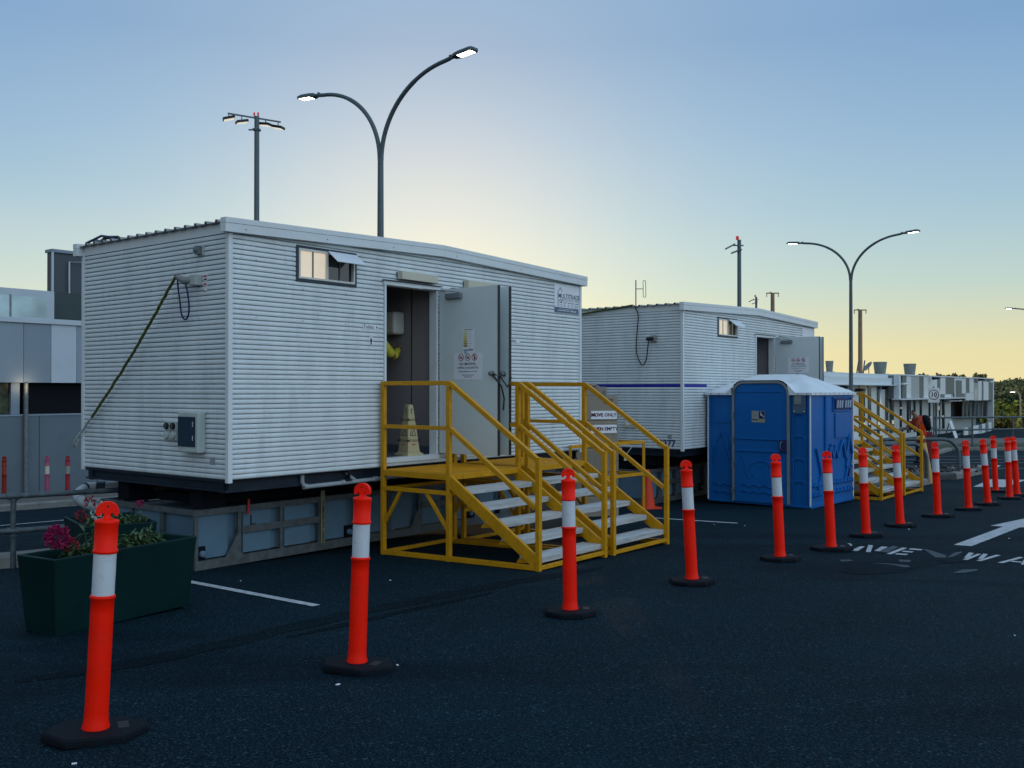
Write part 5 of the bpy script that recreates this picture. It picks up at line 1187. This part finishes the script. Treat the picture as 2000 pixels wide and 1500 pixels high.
for i in range(nn):
    a = x0 + (x1 - x0) * i / nn; c = x0 + (x1 - x0) * (i + 1) / nn; m = S_L if i % 2 == 0 else S_Wh
    if i in (1, 4, 6): m = S_D
    zz = -2.75 + .9 * 0 - .25 * (1 - i / nn); b.prism([(a, z_(zz - .75)), (c, z_(zz - .72)), (c, z_(zz + .03)), (a, z_(zz))], 1.5, 1.6, m, frame((0, 0, 0), (1, 0, 0), (0, 0, 1)))
b.box((x0 - 1, -1.3, GB - .6), (x1, -.9, z_(-3.45)), S_D); b.box((s_of(1911, -1.6), -1.75, GB - .8), (s_of(1911, -1.6) + .3, -1.6, z_(-3.3)), S_Wh); b.build('ramp_wall', t2)
# left wing
xl = s_of(1560, .8); b = MB(); b.box((xl, .8, GB - .3), (-.01, 12, z_(.35)), S_L)
b.box((xl, .4, z_(.40)), (-.3, 1.0, z_(.88)), S_Wh); b.box((xl, .1, z_(.35)), (-.3, .9, z_(.40)), S_Wh); b.box((xl, .7, z_(.88)), (-.3, 12, z_(1.16)), S_Wh); b.box((xl, .68, z_(.86)), (-12, .705, z_(.90)), S_D)
b.build('left_wing', t2)
for a, c in ((330, 380), (470, 525), (770, 880), (945, 1000), (1122, 1166), (1285, 1332), (1400, 1442)):
    w = MB(); x0, x1 = s_of(1600 + a / 10, .8), s_of(1600 + c / 10, .8); w.box((x0, .74, GB + .2), (x1, .799, z_(.32)), mat('green_tinted_glass', (.06, .085, .065), .15, 0, .3, .6, spec=.8)); wo_ = w.build('slit_window', t2)
    if a > 700 and c - a > 20:
        w = MB(); w.box((x0 + .02, .72, z_(-2.3 - random.random() * .2)), (x1 - .02, .739, z_(-2.15)), mat('dim_lit_interior', (.8, .7, .5))); w.build('lit_gap', wo_)
for px, e, zz, on in ((1724, .6, -.0, 1), (1644, .6, .0, 0), (1674, .7, -.15, 0), (1748, .7, -.15, 0), (1822, -.3, .75, 1), (1912, -.3, .78, 1)):
    x = s_of(px, e); w = MB(); w.prism([(0, 0), (-.5, -.06), (-.5, -.14), (0, -.22)], -.28, .28, M_ink, frame((x, e, z_(zz + .3)), (0, 1, 0), (0, 0, 1))) ; w.build('wall_lamp', t2)
    if on:
        ll = bpy.data.lights.new('wall_lamp_light', 'SPOT'); ll.energy = 60; ll.color = (1, .80, .55); ll.spot_size = R(60); ll.spot_blend = .6; ll.shadow_soft_size = .1
        lo_ = bpy.data.objects.new('wall_lamp_light', ll); col.objects.link(lo_); lo_.parent = t2; lo_.location = (x, e - .28, z_(zz + .12)); lo_.rotation_euler = (R(12), 0, 0)
for px in (1766, 1936):
    x = s_of(px, -.2); w = MB(); w.box((x - .25, -.25, z_(.42 if px < 1800 else .75)), (x + .05, -.05, z_(.55 if px < 1800 else .9)), M_wroof); w.tube([(x, -.15, z_(.5 if px < 1800 else .82)), (x + .35, -.35, z_(.46 if px < 1800 else .78))], .07, M_wroof, 10); w.build('camera', t2)
# roof vents
for px, yt, w0, yb in ((1620, 705, 15.5, 727), (1719, 707, 26, 728), (1777, 710.5, 24, 731)):
    e = 5; s = s_of(px, e); P = O2 + U * s + V * e; k = P.y / F; z1 = (763 - yt) * k; zb = 1.17; r1 = w0 / 2 * k
    v = thing('roof_vent', {1620: 'round roof vent partly hidden behind the further cabin door', 1719: 'round roof vent beside the satellite dish', 1777: 'round roof vent over the corner of the striped cladding'}[px], 'roof vent', (P.x, P.y, z_(1.0)), TH, 'round vents on the terminal roof')
    b = MB(); b.box((-r1 * .85, -r1 * .85, -.1), (r1 * .85, r1 * .85, .35), S_Wh); b.box((-r1 * 1.0, -r1 * 1.0, .35), (r1, r1, .42), S_M); b.build('plinth', v)
    b = MB(); hh2 = z1 - 1.0; b.lathe([(r1 * .78, .42), (r1 * .80, .52), (r1 * .98, hh2 - .05), (r1 * 1.0, hh2)], mat('vent_grey', (.20, .22, .20), .5, .2), 24); b.build('hood', v)
e = 5; s = s_of(1697, e); P = O2 + U * s + V * e; ds = thing('satellite_dish', 'small satellite dish tilted on the terminal roof', 'satellite dish', (P.x, P.y, z_(1.16)), 0)
b = MB(); X = Matrix.Translation((0, 0, .75)) @ Matrix.Rotation(R(-50), 4, 'Y') @ Matrix.Rotation(R(4), 4, 'X'); b.lathe([(.05, 0), (.25, .03), (.45, .12), (.47, .15), (.43, .14), (.2, .06)], mat('vent_grey', (.2, .22, .2)), 20, X); b.build('dish', ds)
b = MB(); b.tube([(0, 0, 0), (0, 0, .75)], .035, M_galvr, 8); b.tube([(0, 0, .2), (.5, 0, 0)], .025, M_galvr, 6); b.tube([(0, 0, .6), (-.9, 0, .2)], .02, M_galvr, 6); b.build('stand', ds)
for px, y0, lean, lab in ((1672, 703, .22, 'left thin whip aerial on the terminal roof'), (1685, 704, .16, 'right thin whip aerial on the terminal roof')):
    s = s_of(px, 4); P = O2 + U * s + V * 4; k = P.y / F; hz_ = (763 - y0) * k - 1.0; b = MB(); b.tube([(0, 0, 0), (lean, 0, hz_)], .05, M_galvr, 6); o = b.build('aerial'); o.location = (P.x, P.y, z_(1.0)); tag(o, lab, 'aerial', 'whip aerials')

# ------------------------------------------------------------------ island, hoops, pipe bollard, rails, sign
isl = [gp(1700, 962), gp(1796, 950), gp(1822, 945), gp(1832, 938), gp(1867, 937), gp(1895, 931), gp(1922, 925.5)]
k1 = [gp(1640, 966), gp(1796, 950), gp(1822, 945.5)]; k2 = [gp(1764, 938), gp(1835, 937.5), gp(1868, 936.5)]; k3 = [gp(1868, 936.5), gp(1925, 925)]
kerb('kerb', [(p.x, p.y, 0) for p in (gp(1640, 966), gp(1796, 950), gp(1821, 945))], .30, .14)
kerb('kerb', [(p.x, p.y, 0) for p in (gp(1740, 938.5), gp(1868, 937))], .30, .16, mat('dark_concrete', (.075, .075, .08), .9, 0, .2, 4, .3, 40))
kerb('kerb', [(p.x, p.y, 0) for p in (gp(1869, 936.5), gp(1925, 924.5), gp(1931, 921))], .25, .15)
b = MB(); poly = [gp(*p) for p in ((1640, 958), (1795, 943), (1818, 938), (1864, 931), (1920, 922), (1926, 918), (1900, 914.5), (1700, 916), (1620, 930))]
b.add([(p.x, p.y, g(p.x, p.y) + .10) for p in poly], [tuple(range(len(poly)))], M_grav); tag(b.build('gravel_bed'), kind='structure')
st = MB(); random.seed(3)
for i in range(700):
    u_ = random.random(); px = 1700 + 215 * u_; py = random.uniform(918, 930); P = gp(px, py); r = random.uniform(.03, .09); z = g(P.x, P.y) + .10
    vs = [Vector((P.x, P.y, z)) + Vector((random.uniform(-r, r), random.uniform(-r, r), random.uniform(-.3 * r, r))) for _ in range(6)]
    st.add(vs, [(0, 1, 2), (0, 2, 3), (0, 3, 4), (0, 4, 1), (5, 2, 1), (5, 3, 2), (5, 4, 3), (5, 1, 4)], M_grav if i % 4 else M_conc)
tag(st.build('loose_stones'), 'dark loose stones filling the kerbed island', kind='stuff')
def hoop(pa, pb, h, r, label, rad=.3):
    t = thing('bike_hoop', label, 'hoop rail', pa, 0, 'grey hoop rails on the kerbed island'); a = Vector((0, 0, 0)); c = Vector(pb) - Vector(pa); d = c.normalized(); d.z = 0; c.z = 0
    pts = [Vector((0, 0, -.05)), Vector((0, 0, h - rad))]
    for k in range(1, 9): q = R(90 * k / 8); pts.append(d * (rad - rad * math.cos(q)) + Vector((0, 0, h - rad + rad * math.sin(q))))
    e_ = c
    for k in range(0, 9): q = R(90 * k / 8); pts.append(e_ - d * (rad - rad * math.sin(q)) + Vector((0, 0, h - rad + rad * math.cos(q))))
    pts.append(e_ + Vector((0, 0, -.05))); b = MB(); b.tube(pts, r, M_galvr, 12); b.build('hoop_tube', t); return t
pa = gp(1873, 923, .12); pb = gp(1700, 925, .12); hoop(pa, pb, .84, .045, 'grey hoop rail further right on the stony island', .42)
pa = gp(1810, 936, .12); pb = gp(1650, 940, .12); hoop(pa, pb, .80, .045, 'grey hoop rail crossing in front of the leaning yellow pipe bollard', .38)
P = gp(1815, 935, .12); yb = thing('pipe_bollard', 'leaning yellow pipe bollard with a dark red band', 'bollard', (P.x, P.y, g(P.x, P.y) + .02), 0); yb.rotation_euler = (0, R(-10.5), 0)
b = MB(); b.lathe([(.105, 0), (.097, .3), (.092, 1.06), (.085, 1.085), (.04, 1.095)], M_ybol, 24); b.build('post', yb); b = MB(); b.lathe([(.0945, .93), (.0945, 1.02)], mat('dark_red_band_paint', (.16, .02, .012), .6), 24); b.build('band', yb)
def onr(px, Y, up): P = at(px, 800, Y); return Vector((P.x, P.y, g(P.x, P.y) + up))
r1 = [onr(px, Y, .0) for px, Y in ((1560, 29.5), (1625, 30.2), (1694, 31), (1762, 32.5), (1815, 34))]
pipe_rail('pipe_railing', 'grey pipe railing behind the furthest yellow stairs', r1, [1.12, .62], .035)
r2 = [onr(px, Y, 0) for px, Y in ((1828, 44), (1899, 45), (1978, 46), (2060, 47))]
pipe_rail('pipe_railing', 'grey pipe railing at the right in front of the striped terminal', r2, [1.50, .93], .042, foot=.2)
# verge and paths beyond
def patch(name, pts, h, m):
    b = MB(); P = [gp(*p) for p in pts]; b.add([(p.x, p.y, g(p.x, p.y) + h) for p in P], [tuple(range(len(P)))], m); return tag(b.build(name), kind='structure')
M_grass = mat('dry_grass', (.045, .055, .03), .95, 0, .4, 6, .6, 20)
patch('footpath', [(1560, 906), (1830, 889), (1850, 877), (2150, 868), (2150, 856), (1750, 858), (1500, 870)], .05, M_path)
patch('grass_verge', [(1810, 886), (1850, 878), (2150, 877), (2150, 867), (1840, 870)], .09, M_grass)
a = gp(1560, 905); c = gp(1835, 887.5); d = gp(1860, 880); e_ = gp(2150, 880); kerb('kerb', [(p.x, p.y, 0) for p in (a, c, d, e_)], .25, .13)
P = at(1824, 850, 46); sg_ = thing('speed_sign', 'white speed limit 10 sign on a grey post', 'sign', (P.x, P.y, g(P.x, P.y)), R(-6)); zs = z_(-.22) - sg_.location.z
b = MB(); b.tube([(0, .03, 0), (0, .03, zs + .42)], .03, M_galvr, 10); b.build('post', sg_)
b = MB(); X = frame((0, -.004, zs), (1, 0, 0), (0, 0, 1)); b.box((-.26, -.35, 0), (.26, .35, .006), mat('sign_white', (.66, .66, .66), .5), X); b.build('plate', sg_)
b = MB(); n = 36; vs = [(r * math.cos(2 * math.pi * i / n), r * math.sin(2 * math.pi * i / n) + .02, .0072) for r in (.24, .205) for i in range(n)]; b.add(vs, [(i, (i + 1) % n, n + (i + 1) % n, n + i) for i in range(n)], mat('dark_sign_ring', (.05, .03, .04)), False, X); b.text('10', .30, M_ink, X @ T(0, .02, .0072), bold=.02); b.build('marking', sg_)
P = at(1868, 845, 70); af = thing('a_frame_board', 'white leaning board by the terminal doorway', 'board', (P.x, P.y, g(P.x, P.y)), R(20)); b = MB(); b.beam((0, 0, .02), (-.38, .2, 1.25), .26, .04, M_white, up=(0, 1, 0)); b.build('board', af)
b = MB(); b.beam((-.9, .2, .0), (-.38, .22, 1.25), .06, .04, M_ink, up=(0, 1, 0)); b.build('back_leg', af)

# ------------------------------------------------------------------ people
def skin(name, joints, edges, m, parent=None, sub=2):
    """joints: {name:(x,y,z,r)}; one continuous skinned surface"""
    ks = list(joints); me = bpy.data.meshes.new(name); me.from_pydata([joints[k][:3] for k in ks], [(ks.index(a), ks.index(b)) for a, b in edges], [])
    me.materials.append(m); o = bpy.data.objects.new(name, me); col.objects.link(o)
    if parent is not None: o.parent = parent
    sk = o.modifiers.new('skin', 'SKIN'); sk.use_smooth_shade = True
    lay = me.skin_vertices[0] if me.skin_vertices else None
    if lay is None:
        bm = bmesh.new(); bm.from_mesh(me); bm.verts.layers.skin.verify(); bm.to_mesh(me); bm.free(); lay = me.skin_vertices[0]
    for i, k in enumerate(ks):
        r = joints[k][3]; r = r if isinstance(r, tuple) else (r, r); lay.data[i].radius = r; lay.data[i].use_root = (i == 0)
    s = o.modifiers.new('sub', 'SUBSURF'); s.levels = sub; s.render_levels = sub
    return o
def hand(name, J, base, dirv, side, edges, r=.009, curl=.4):
    """adds five finger chains rooted in the palm"""
    d = Vector(dirv).normalized(); s = Vector(side).normalized(); nrm = d.cross(s); b = Vector(base)
    for i, (off, L) in enumerate(((-.030, .070), (-.010, .082), (.010, .078), (.028, .062))):
        p = b + s * off + d * .035; q = p + d * L * .5 + nrm * L * .12; e = q + d * L * .42 * math.cos(curl) + nrm * L * .5 * math.sin(curl)
        for n_, v in (('%s_f%d_a' % (name, i), p), ('%s_f%d_b' % (name, i), q), ('%s_f%d_c' % (name, i), e)): J[n_] = (*v, r)
        edges += [('%s_palm' % name, '%s_f%d_a' % (name, i)), ('%s_f%d_a' % (name, i), '%s_f%d_b' % (name, i)), ('%s_f%d_b' % (name, i), '%s_f%d_c' % (name, i))]
    p = b - s * .035 - d * .01; q = p - s * .025 + d * .03; J['%s_t_a' % name] = (*p, r * 1.2); J['%s_t_b' % name] = (*q, r)
    edges += [('%s_palm' % name, '%s_t_a' % name), ('%s_t_a' % name, '%s_t_b' % name)]
def person(label, loc, rz, pose, cloth, extras=None):
    """pose: joint positions in local space, x = facing direction, y = left"""
    t = thing('person', label, 'person', loc, rz)
    J = {'pelvis': (*pose['pelvis'], (.125, .15)), 'waist': (*pose['waist'], (.11, .14)), 'chest': (*pose['chest'], (.12, .16)), 'neckb': (*pose['neckb'], .07), 'neck': (*pose['neck'], .052),
         'skull': (*pose['skull'], (.082, .076)), 'crown': (*pose['crown'], (.070, .066))}
    Ed = [('pelvis', 'waist'), ('waist', 'chest'), ('chest', 'neckb'), ('neckb', 'neck'), ('neck', 'skull'), ('skull', 'crown')]
    for sd in 'lr':
        for k, r in (('shoulder', .062), ('elbow', .043), ('wrist', .028), ('palm', (.034, .018)), ('hip', .088), ('knee', .058), ('ankle', .038), ('toe', (.040, .028))):
            J[k + sd] = (*pose[k + sd], r)
        Ed += [('neckb', 'shoulder' + sd), ('shoulder' + sd, 'elbow' + sd), ('elbow' + sd, 'wrist' + sd), ('wrist' + sd, 'palm' + sd), ('pelvis', 'hip' + sd), ('hip' + sd, 'knee' + sd), ('knee' + sd, 'ankle' + sd), ('ankle' + sd, 'toe' + sd)]
        w = Vector(pose['wrist' + sd]); p = Vector(pose['palm' + sd]); d = (p - w).normalized(); s = d.cross(Vector((0, 0, 1)) if abs(d.z) < .9 else Vector((1, 0, 0))).normalized()
        J['h%s_palm' % sd] = (*(p + d * .01), (.032, .016)); Ed.append(('palm' + sd, 'h%s_palm' % sd)); hand('h' + sd, J, p, d, s, Ed)
    body = skin('body', J, Ed, M_skin, t)
    f = (Vector(pose['face'])).normalized(); sk = Vector(pose['skull']); upv = (Vector(pose['crown']) - sk).normalized(); lf = upv.cross(f)
    b = MB(); b.tube([sk + f * .070 + upv * .01, sk + f * .098 - upv * .012, sk + f * .072 - upv * .02], [.010, .014, .012], M_skin, 8); b.build('nose', t)
    for s in (-1, 1):
        b = MB(); X = Matrix.Translation(sk + lf * s * .078 - upv * .005) @ Matrix.Rotation(R(90), 4, 'X'); b.lathe([(.012, -.010), (.024, -.004), (.024, .006), (.012, .010)], M_skin, 10, X); b.build('ear', t)
        b = MB(); b.tube([sk + f * .074 + lf * s * .03 + upv * .012, sk + f * .081 + lf * s * .03 + upv * .012], .008, M_ink, 8); b.build('eye', t)
    b = MB(); b.tube([sk + f * .073 - upv * .048 + lf * .022, sk + f * .080 - upv * .050, sk + f * .073 - upv * .048 - lf * .022], .006, M_redp, 6); b.build('mouth', t)
    cr = Vector(pose['crown'])
    skin('hair', {'a': (*(sk - f * .030 + upv * .015), (.088, .090)), 'b': (*(cr - f * .008 + upv * .026), (.080, .082))}, [('a', 'b')], M_hair, t)
    def cl(name, ks, es, m, grow): return skin(name, {k: (*J[k][:3], tuple(v * grow + .012 for v in (J[k][3] if isinstance(J[k][3], tuple) else (J[k][3],) * 2))) for k in ks}, es, m, t)
    cl('shirt', ['chest', 'waist', 'neckb', 'shoulderl', 'shoulderr', 'elbowl', 'elbowr'], [('waist', 'chest'), ('chest', 'neckb'), ('neckb', 'shoulderl'), ('neckb', 'shoulderr'), ('shoulderl', 'elbowl'), ('shoulderr', 'elbowr')], cloth['shirt'], 1.10)
    for sd in 'lr': 
        e = Vector(J['elbow' + sd][:3]); w = Vector(J['wrist' + sd][:3]); skin('sleeve', {'a': (*e, .058), 'b': (*e.lerp(w, .5), .05), 'c': (*e.lerp(w, .92), .040)}, [('a', 'b'), ('b', 'c')], cloth['sleeve'], t)
    cl('trousers', ['pelvis', 'waist', 'hipl', 'hipr', 'kneel', 'kneer', 'anklel', 'ankler'], [('waist', 'pelvis'), ('pelvis', 'hipl'), ('pelvis', 'hipr'), ('hipl', 'kneel'), ('hipr', 'kneer'), ('kneel', 'anklel'), ('kneer', 'ankler')], M_navyc, 1.12)
    for sd in 'lr':
        a = Vector(J['ankle' + sd][:3]); q = Vector(J['toe' + sd][:3]); h = a - Vector((.05, 0, 0)); h.z = q.z
        skin('boot', {'m': (*a.lerp(q, .45), (.05, .042)), 'a': (*a, .050), 'h': (*h, .042), 't': (*q, (.046, .036))}, [('m', 'a'), ('m', 't'), ('m', 'h')], cloth['boot'], t)
    return t
stand = {'pelvis': (0, 0, .95), 'waist': (.02, 0, 1.12), 'chest': (.04, 0, 1.32), 'neckb': (.04, 0, 1.46), 'neck': (.06, 0, 1.53), 'skull': (.09, 0, 1.62), 'crown': (.08, 0, 1.69), 'face': (1, 0, -.25),
         'shoulderl': (.04, .17, 1.43), 'elbowl': (.20, .27, 1.20), 'wristl': (.42, .14, 1.30), 'palml': (.49, .10, 1.33), 'shoulderr': (.04, -.17, 1.43), 'elbowr': (.22, -.27, 1.20), 'wristr': (.43, -.15, 1.31), 'palmr': (.50, -.11, 1.34),
         'hipl': (0, .09, .90), 'kneel': (.03, .10, .50), 'anklel': (0, .11, .09), 'toel': (.14, .12, .04), 'hipr': (0, -.09, .90), 'kneer': (.03, -.10, .50), 'ankler': (0, -.11, .09), 'toer': (.14, -.12, .04)}
P = A1 + U * 2.60 + V * .82; P.z = A1.z + .11
person('person in yellow hi vis sleeves and dark trousers washing up inside the cabin', P, TH, stand, {'shirt': M_hiy, 'sleeve': M_hiy, 'boot': M_tan})
bend = {'pelvis': (0, 0, .95), 'waist': (.02, 0, 1.10), 'chest': (.08, 0, 1.28), 'neckb': (.14, 0, 1.41), 'neck': (.19, 0, 1.47), 'skull': (.25, 0, 1.54), 'crown': (.27, 0, 1.605), 'face': (.85, 0, -.55),
        'shoulderl': (.12, .17, 1.38), 'elbowl': (.24, .24, 1.12), 'wristl': (.46, .10, 1.08), 'palml': (.53, .07, 1.09), 'shoulderr': (.12, -.17, 1.38), 'elbowr': (.24, -.24, 1.12), 'wristr': (.46, -.10, 1.08), 'palmr': (.53, -.07, 1.09),
        'hipl': (0, .09, .90), 'kneel': (.05, .10, .49), 'anklel': (-.02, .11, .09), 'toel': (.12, .12, .04), 'hipr': (0, -.09, .90), 'kneer': (.08, -.10, .50), 'ankler': (.07, -.11, .09), 'toer': (.21, -.12, .04)}
P = at(1800, 850, 31.5); P.z = g(P.x, P.y)
zt = (CZ - (797 - 763) / F * 31.5) - P.z; ks = min(1.10, zt / 1.69)
M_hid = mat('hi_vis_orange_shirt', (.36, .045, .02), .8)
pr_ = person('stooping person in an orange work shirt beside the furthest stairs, seen from behind', P, R(180), {k: tuple(c * ks for c in v) for k, v in bend.items()}, {'shirt': M_hid, 'sleeve': M_navyc, 'boot': M_navyc})
b = MB(); S = [Vector(pr_.location) + Matrix.Rotation(R(180), 3, 'Z') @ (Vector(v) * ks) for v in ((-.02, 0, 1.22),)][0]
bpk = thing('backpack', 'black backpack on the stooping person back', 'backpack', S, R(180)); bpk.rotation_euler = (0, R(12), R(180))
b = MB(); b.lathe([(.10, -.26), (.16, -.22), (.19, -.05), (.185, .12), (.14, .22), (.05, .26)], M_black, 20, Matrix.Scale(.8, 4, (1, 0, 0)) @ T(-.14, 0, 0)); b.build('bag', bpk)
b = MB(); b.tube([(-.02, .10, .2), (.10, .12, .18), (.12, .12, -.05), (-.02, .11, -.2)], .02, M_black, 8); b.tube([(-.02, -.10, .2), (.10, -.12, .18), (.12, -.12, -.05), (-.02, -.11, -.2)], .02, M_black, 8); b.build('strap', bpk)
Q = at(1798, 841, 31.2); hv = MB(); random.seed(5); nx_, nz_ = 10, 14; vs = []
for j in range(nz_ + 1):
    for i in range(nx_ + 1):
        u_ = i / nx_ - .5; v_ = j / nz_; w = .04 + .17 * math.sin(math.pi * min(1, v_ * .85 + .08)) ** .8; vs.append((u_ * w + .07 * v_, .04 * math.sin(i * 1.9 + j * .3) - .10, .20 - v_ * .42 + .03 * math.sin(i * 1.3)))
n1 = len(vs); vs += [(x * .9, y + .05, z) for x, y, z in vs]
f1 = [(j * (nx_ + 1) + i, j * (nx_ + 1) + i + 1, (j + 1) * (nx_ + 1) + i + 1, (j + 1) * (nx_ + 1) + i) for j in range(nz_) for i in range(nx_)]
hv.add(vs, f1 + [tuple(reversed([k + n1 for k in f])) for f in f1], M_hio, False)
o = hv.build('hi_vis_vest'); o.location = Q; tag(o, 'bright orange hi vis vest hanging from the backpack of the stooping person', 'vest')
P = at(1811, 870, 33.5); P.z = g(P.x, P.y); rc = thing('red_trolley', 'narrow dark red trolley behind the stooping person', 'trolley', P, 0)
b = MB(); b.box((-.10, -.12, .08), (.14, .12, 1.02), mat('dark_red_paint', (.14, .012, .02), .5)); b.build('body', rc, .02)
b = MB(); b.tube([(.05, 0, 1.0), (.05, 0, 1.15), (.22, 0, 1.18)], .02, M_galvr, 8); b.tube([(.28 + .14 * math.cos(R(a)), 0, 1.02 + .14 * math.sin(R(a))) for a in range(0, 361, 30)], .015, M_galvr, 8); b.build('handle', rc)
for x in (-.08, .12): b = MB(); b.lathe([(.06, -.02), (.06, .02)], M_black, 14, Matrix.Translation((x, -.13, .06)) @ Matrix.Rotation(R(90), 4, 'X')); b.build('wheel', rc)

# ------------------------------------------------------------------ hills and trees
M_hill = mat('hill_ground', (.045, .045, .022), .95, 0, .3, .02)
def hz_at(x, y):
    # rises to a wooded ridge at the right
    t = smooth((y - 180) / 420); rx = smooth((x / max(y, 1) - .47) / .05)
    ridge = 2.6 + 2.6 * rx + 1.3 * math.sin(x * .021) + .8 * math.sin(x * .057 + 1)
    return -6.5 + (ridge + 6.5) * t
xs = [60 + i * 14 for i in range(56)]; ys = [170 + j * 22 for j in range(30)]
b = MB(); vs = [(x, y, hz_at(x, y)) for y in ys for x in xs]; n = len(xs)
b.add(vs, [(j * n + i, j * n + i + 1, (j + 1) * n + i + 1, (j + 1) * n + i) for j in range(len(ys) - 1) for i in range(n - 1)], M_hill, True); tag(b.build('hills'), kind='structure')
M_w1 = mat('far_foliage', (.19, .19, .07), .9, 0, .35, .4); M_w2 = mat('far_foliage_dark', (.09, .10, .045), .9, 0, .35, .4); M_w3 = mat('far_foliage_hazed', (.36, .29, .13), .9, 0, .3, .4)  # haze and warm light are mixed into these leaf colours
def clump(b, c, rx, rz, n, s, ms):
    c = Vector(c)
    for _ in range(n):
        d = rdir(-.6); p = c + Vector((d.x * rx, d.y * rx, d.z * rz)) * random.uniform(.45, 1.0); a = rdir(); bb = a.cross(rdir()); 
        if bb.length < .1: continue
        bb.normalize(); s_ = s * random.uniform(.5, 1.3)
        b.add([p + a * s_, p + bb * s_ * .8, p - a * s_ * .9, p - bb * s_ * .7], [(0, 1, 2, 3)], random.choice(ms))
random.seed(11)
b = MB()
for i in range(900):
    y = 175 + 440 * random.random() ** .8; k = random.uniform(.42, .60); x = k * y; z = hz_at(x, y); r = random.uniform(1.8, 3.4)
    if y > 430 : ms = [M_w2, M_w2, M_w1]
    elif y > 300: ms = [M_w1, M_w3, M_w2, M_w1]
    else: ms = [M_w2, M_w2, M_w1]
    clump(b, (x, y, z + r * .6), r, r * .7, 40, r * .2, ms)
tag(b.build('hillside_wood'), 'far wooded hillside with haze paled and dark green tree crowns', kind='stuff')
def tree(P, h, r, label, cat, ms, n=900, name='tree', s=.16, th=.3):
    t = thing(name, label, cat, P, 0, 'trees beyond the terminal'); tr = MB(); tm = mat('bark', (.05, .04, .03), .9)
    tr.tube([(0, 0, -.3), (.05, 0, h * .3), (0, .05, h * .6), (.03, 0, h * .85)], [.16 * h / 5, .12 * h / 5, .08 * h / 5, .03], tm, 8); cr = MB(); blobs = []
    for k in range(9):
        a = random.uniform(0, 6.28); rr = r * random.uniform(.25, .75); z = h * random.uniform(th, .85); blobs.append((rr * math.cos(a), rr * math.sin(a), z))
        tr.tube([(0, 0, h * .3), (rr * .5 * math.cos(a), rr * .5 * math.sin(a), (h * .3 + z) / 2 + .1), blobs[-1]], [.05, .035, .015], tm, 5)
    blobs.append((0, 0, h * .88))
    for bl_ in blobs: clump(cr, bl_, r * .48, r * .42, n // 10, s, ms)
    tr.build('trunk', t); cr.build('crown', t); return t
M_lime = mat('sun_tinted_lime', (.34, .33, .05), .8, 0, .3, 1); M_gold = mat('sun_tinted_gold', (.50, .36, .10), .8, 0, .3, 1); M_dk = mat('dark_foliage', (.018, .028, .012), .85, 0, .3, 1); M_mid = mat('mid_foliage', (.08, .11, .03), .85, 0, .3, 1)  # warm light is put into the lime and golden leaf colours
for px, yb, Y, yt, r, ms, lab in ((1958, 842, 105, 790, 2.0, [M_lime, M_lime, M_mid], 'lime green sunlit tree between the terminal and the road lamp'), (1943, 846, 98, 815, 1.4, [M_gold, M_lime, M_mid], 'low shrub tinted with golden light at the foot of the terminal corner'),
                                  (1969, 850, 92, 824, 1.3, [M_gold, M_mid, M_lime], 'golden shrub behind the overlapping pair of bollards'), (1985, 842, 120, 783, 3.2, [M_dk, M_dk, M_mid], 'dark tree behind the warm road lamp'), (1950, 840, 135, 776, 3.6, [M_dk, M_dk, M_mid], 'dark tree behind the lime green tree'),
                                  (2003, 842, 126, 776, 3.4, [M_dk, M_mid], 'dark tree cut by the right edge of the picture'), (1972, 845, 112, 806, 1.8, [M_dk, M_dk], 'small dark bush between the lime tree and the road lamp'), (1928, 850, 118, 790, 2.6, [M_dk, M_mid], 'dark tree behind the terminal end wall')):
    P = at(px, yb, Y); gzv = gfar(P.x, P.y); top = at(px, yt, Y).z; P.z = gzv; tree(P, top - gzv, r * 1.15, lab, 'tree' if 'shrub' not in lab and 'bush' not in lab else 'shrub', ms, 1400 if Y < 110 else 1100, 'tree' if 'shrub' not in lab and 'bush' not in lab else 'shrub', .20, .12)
# ridge trees peeping over the terminal roof
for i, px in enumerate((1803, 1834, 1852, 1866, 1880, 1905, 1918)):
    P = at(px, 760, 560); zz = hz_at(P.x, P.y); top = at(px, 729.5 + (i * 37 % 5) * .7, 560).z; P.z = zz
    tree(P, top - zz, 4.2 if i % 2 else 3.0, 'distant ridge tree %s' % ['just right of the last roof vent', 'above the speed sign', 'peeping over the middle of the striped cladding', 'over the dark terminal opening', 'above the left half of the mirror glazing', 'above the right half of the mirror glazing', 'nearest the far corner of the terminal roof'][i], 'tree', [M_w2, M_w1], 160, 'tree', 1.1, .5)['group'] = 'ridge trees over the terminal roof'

# ------------------------------------------------------------------ render settings
sc.render.engine = 'CYCLES'
sc.cycles.use_denoising = True
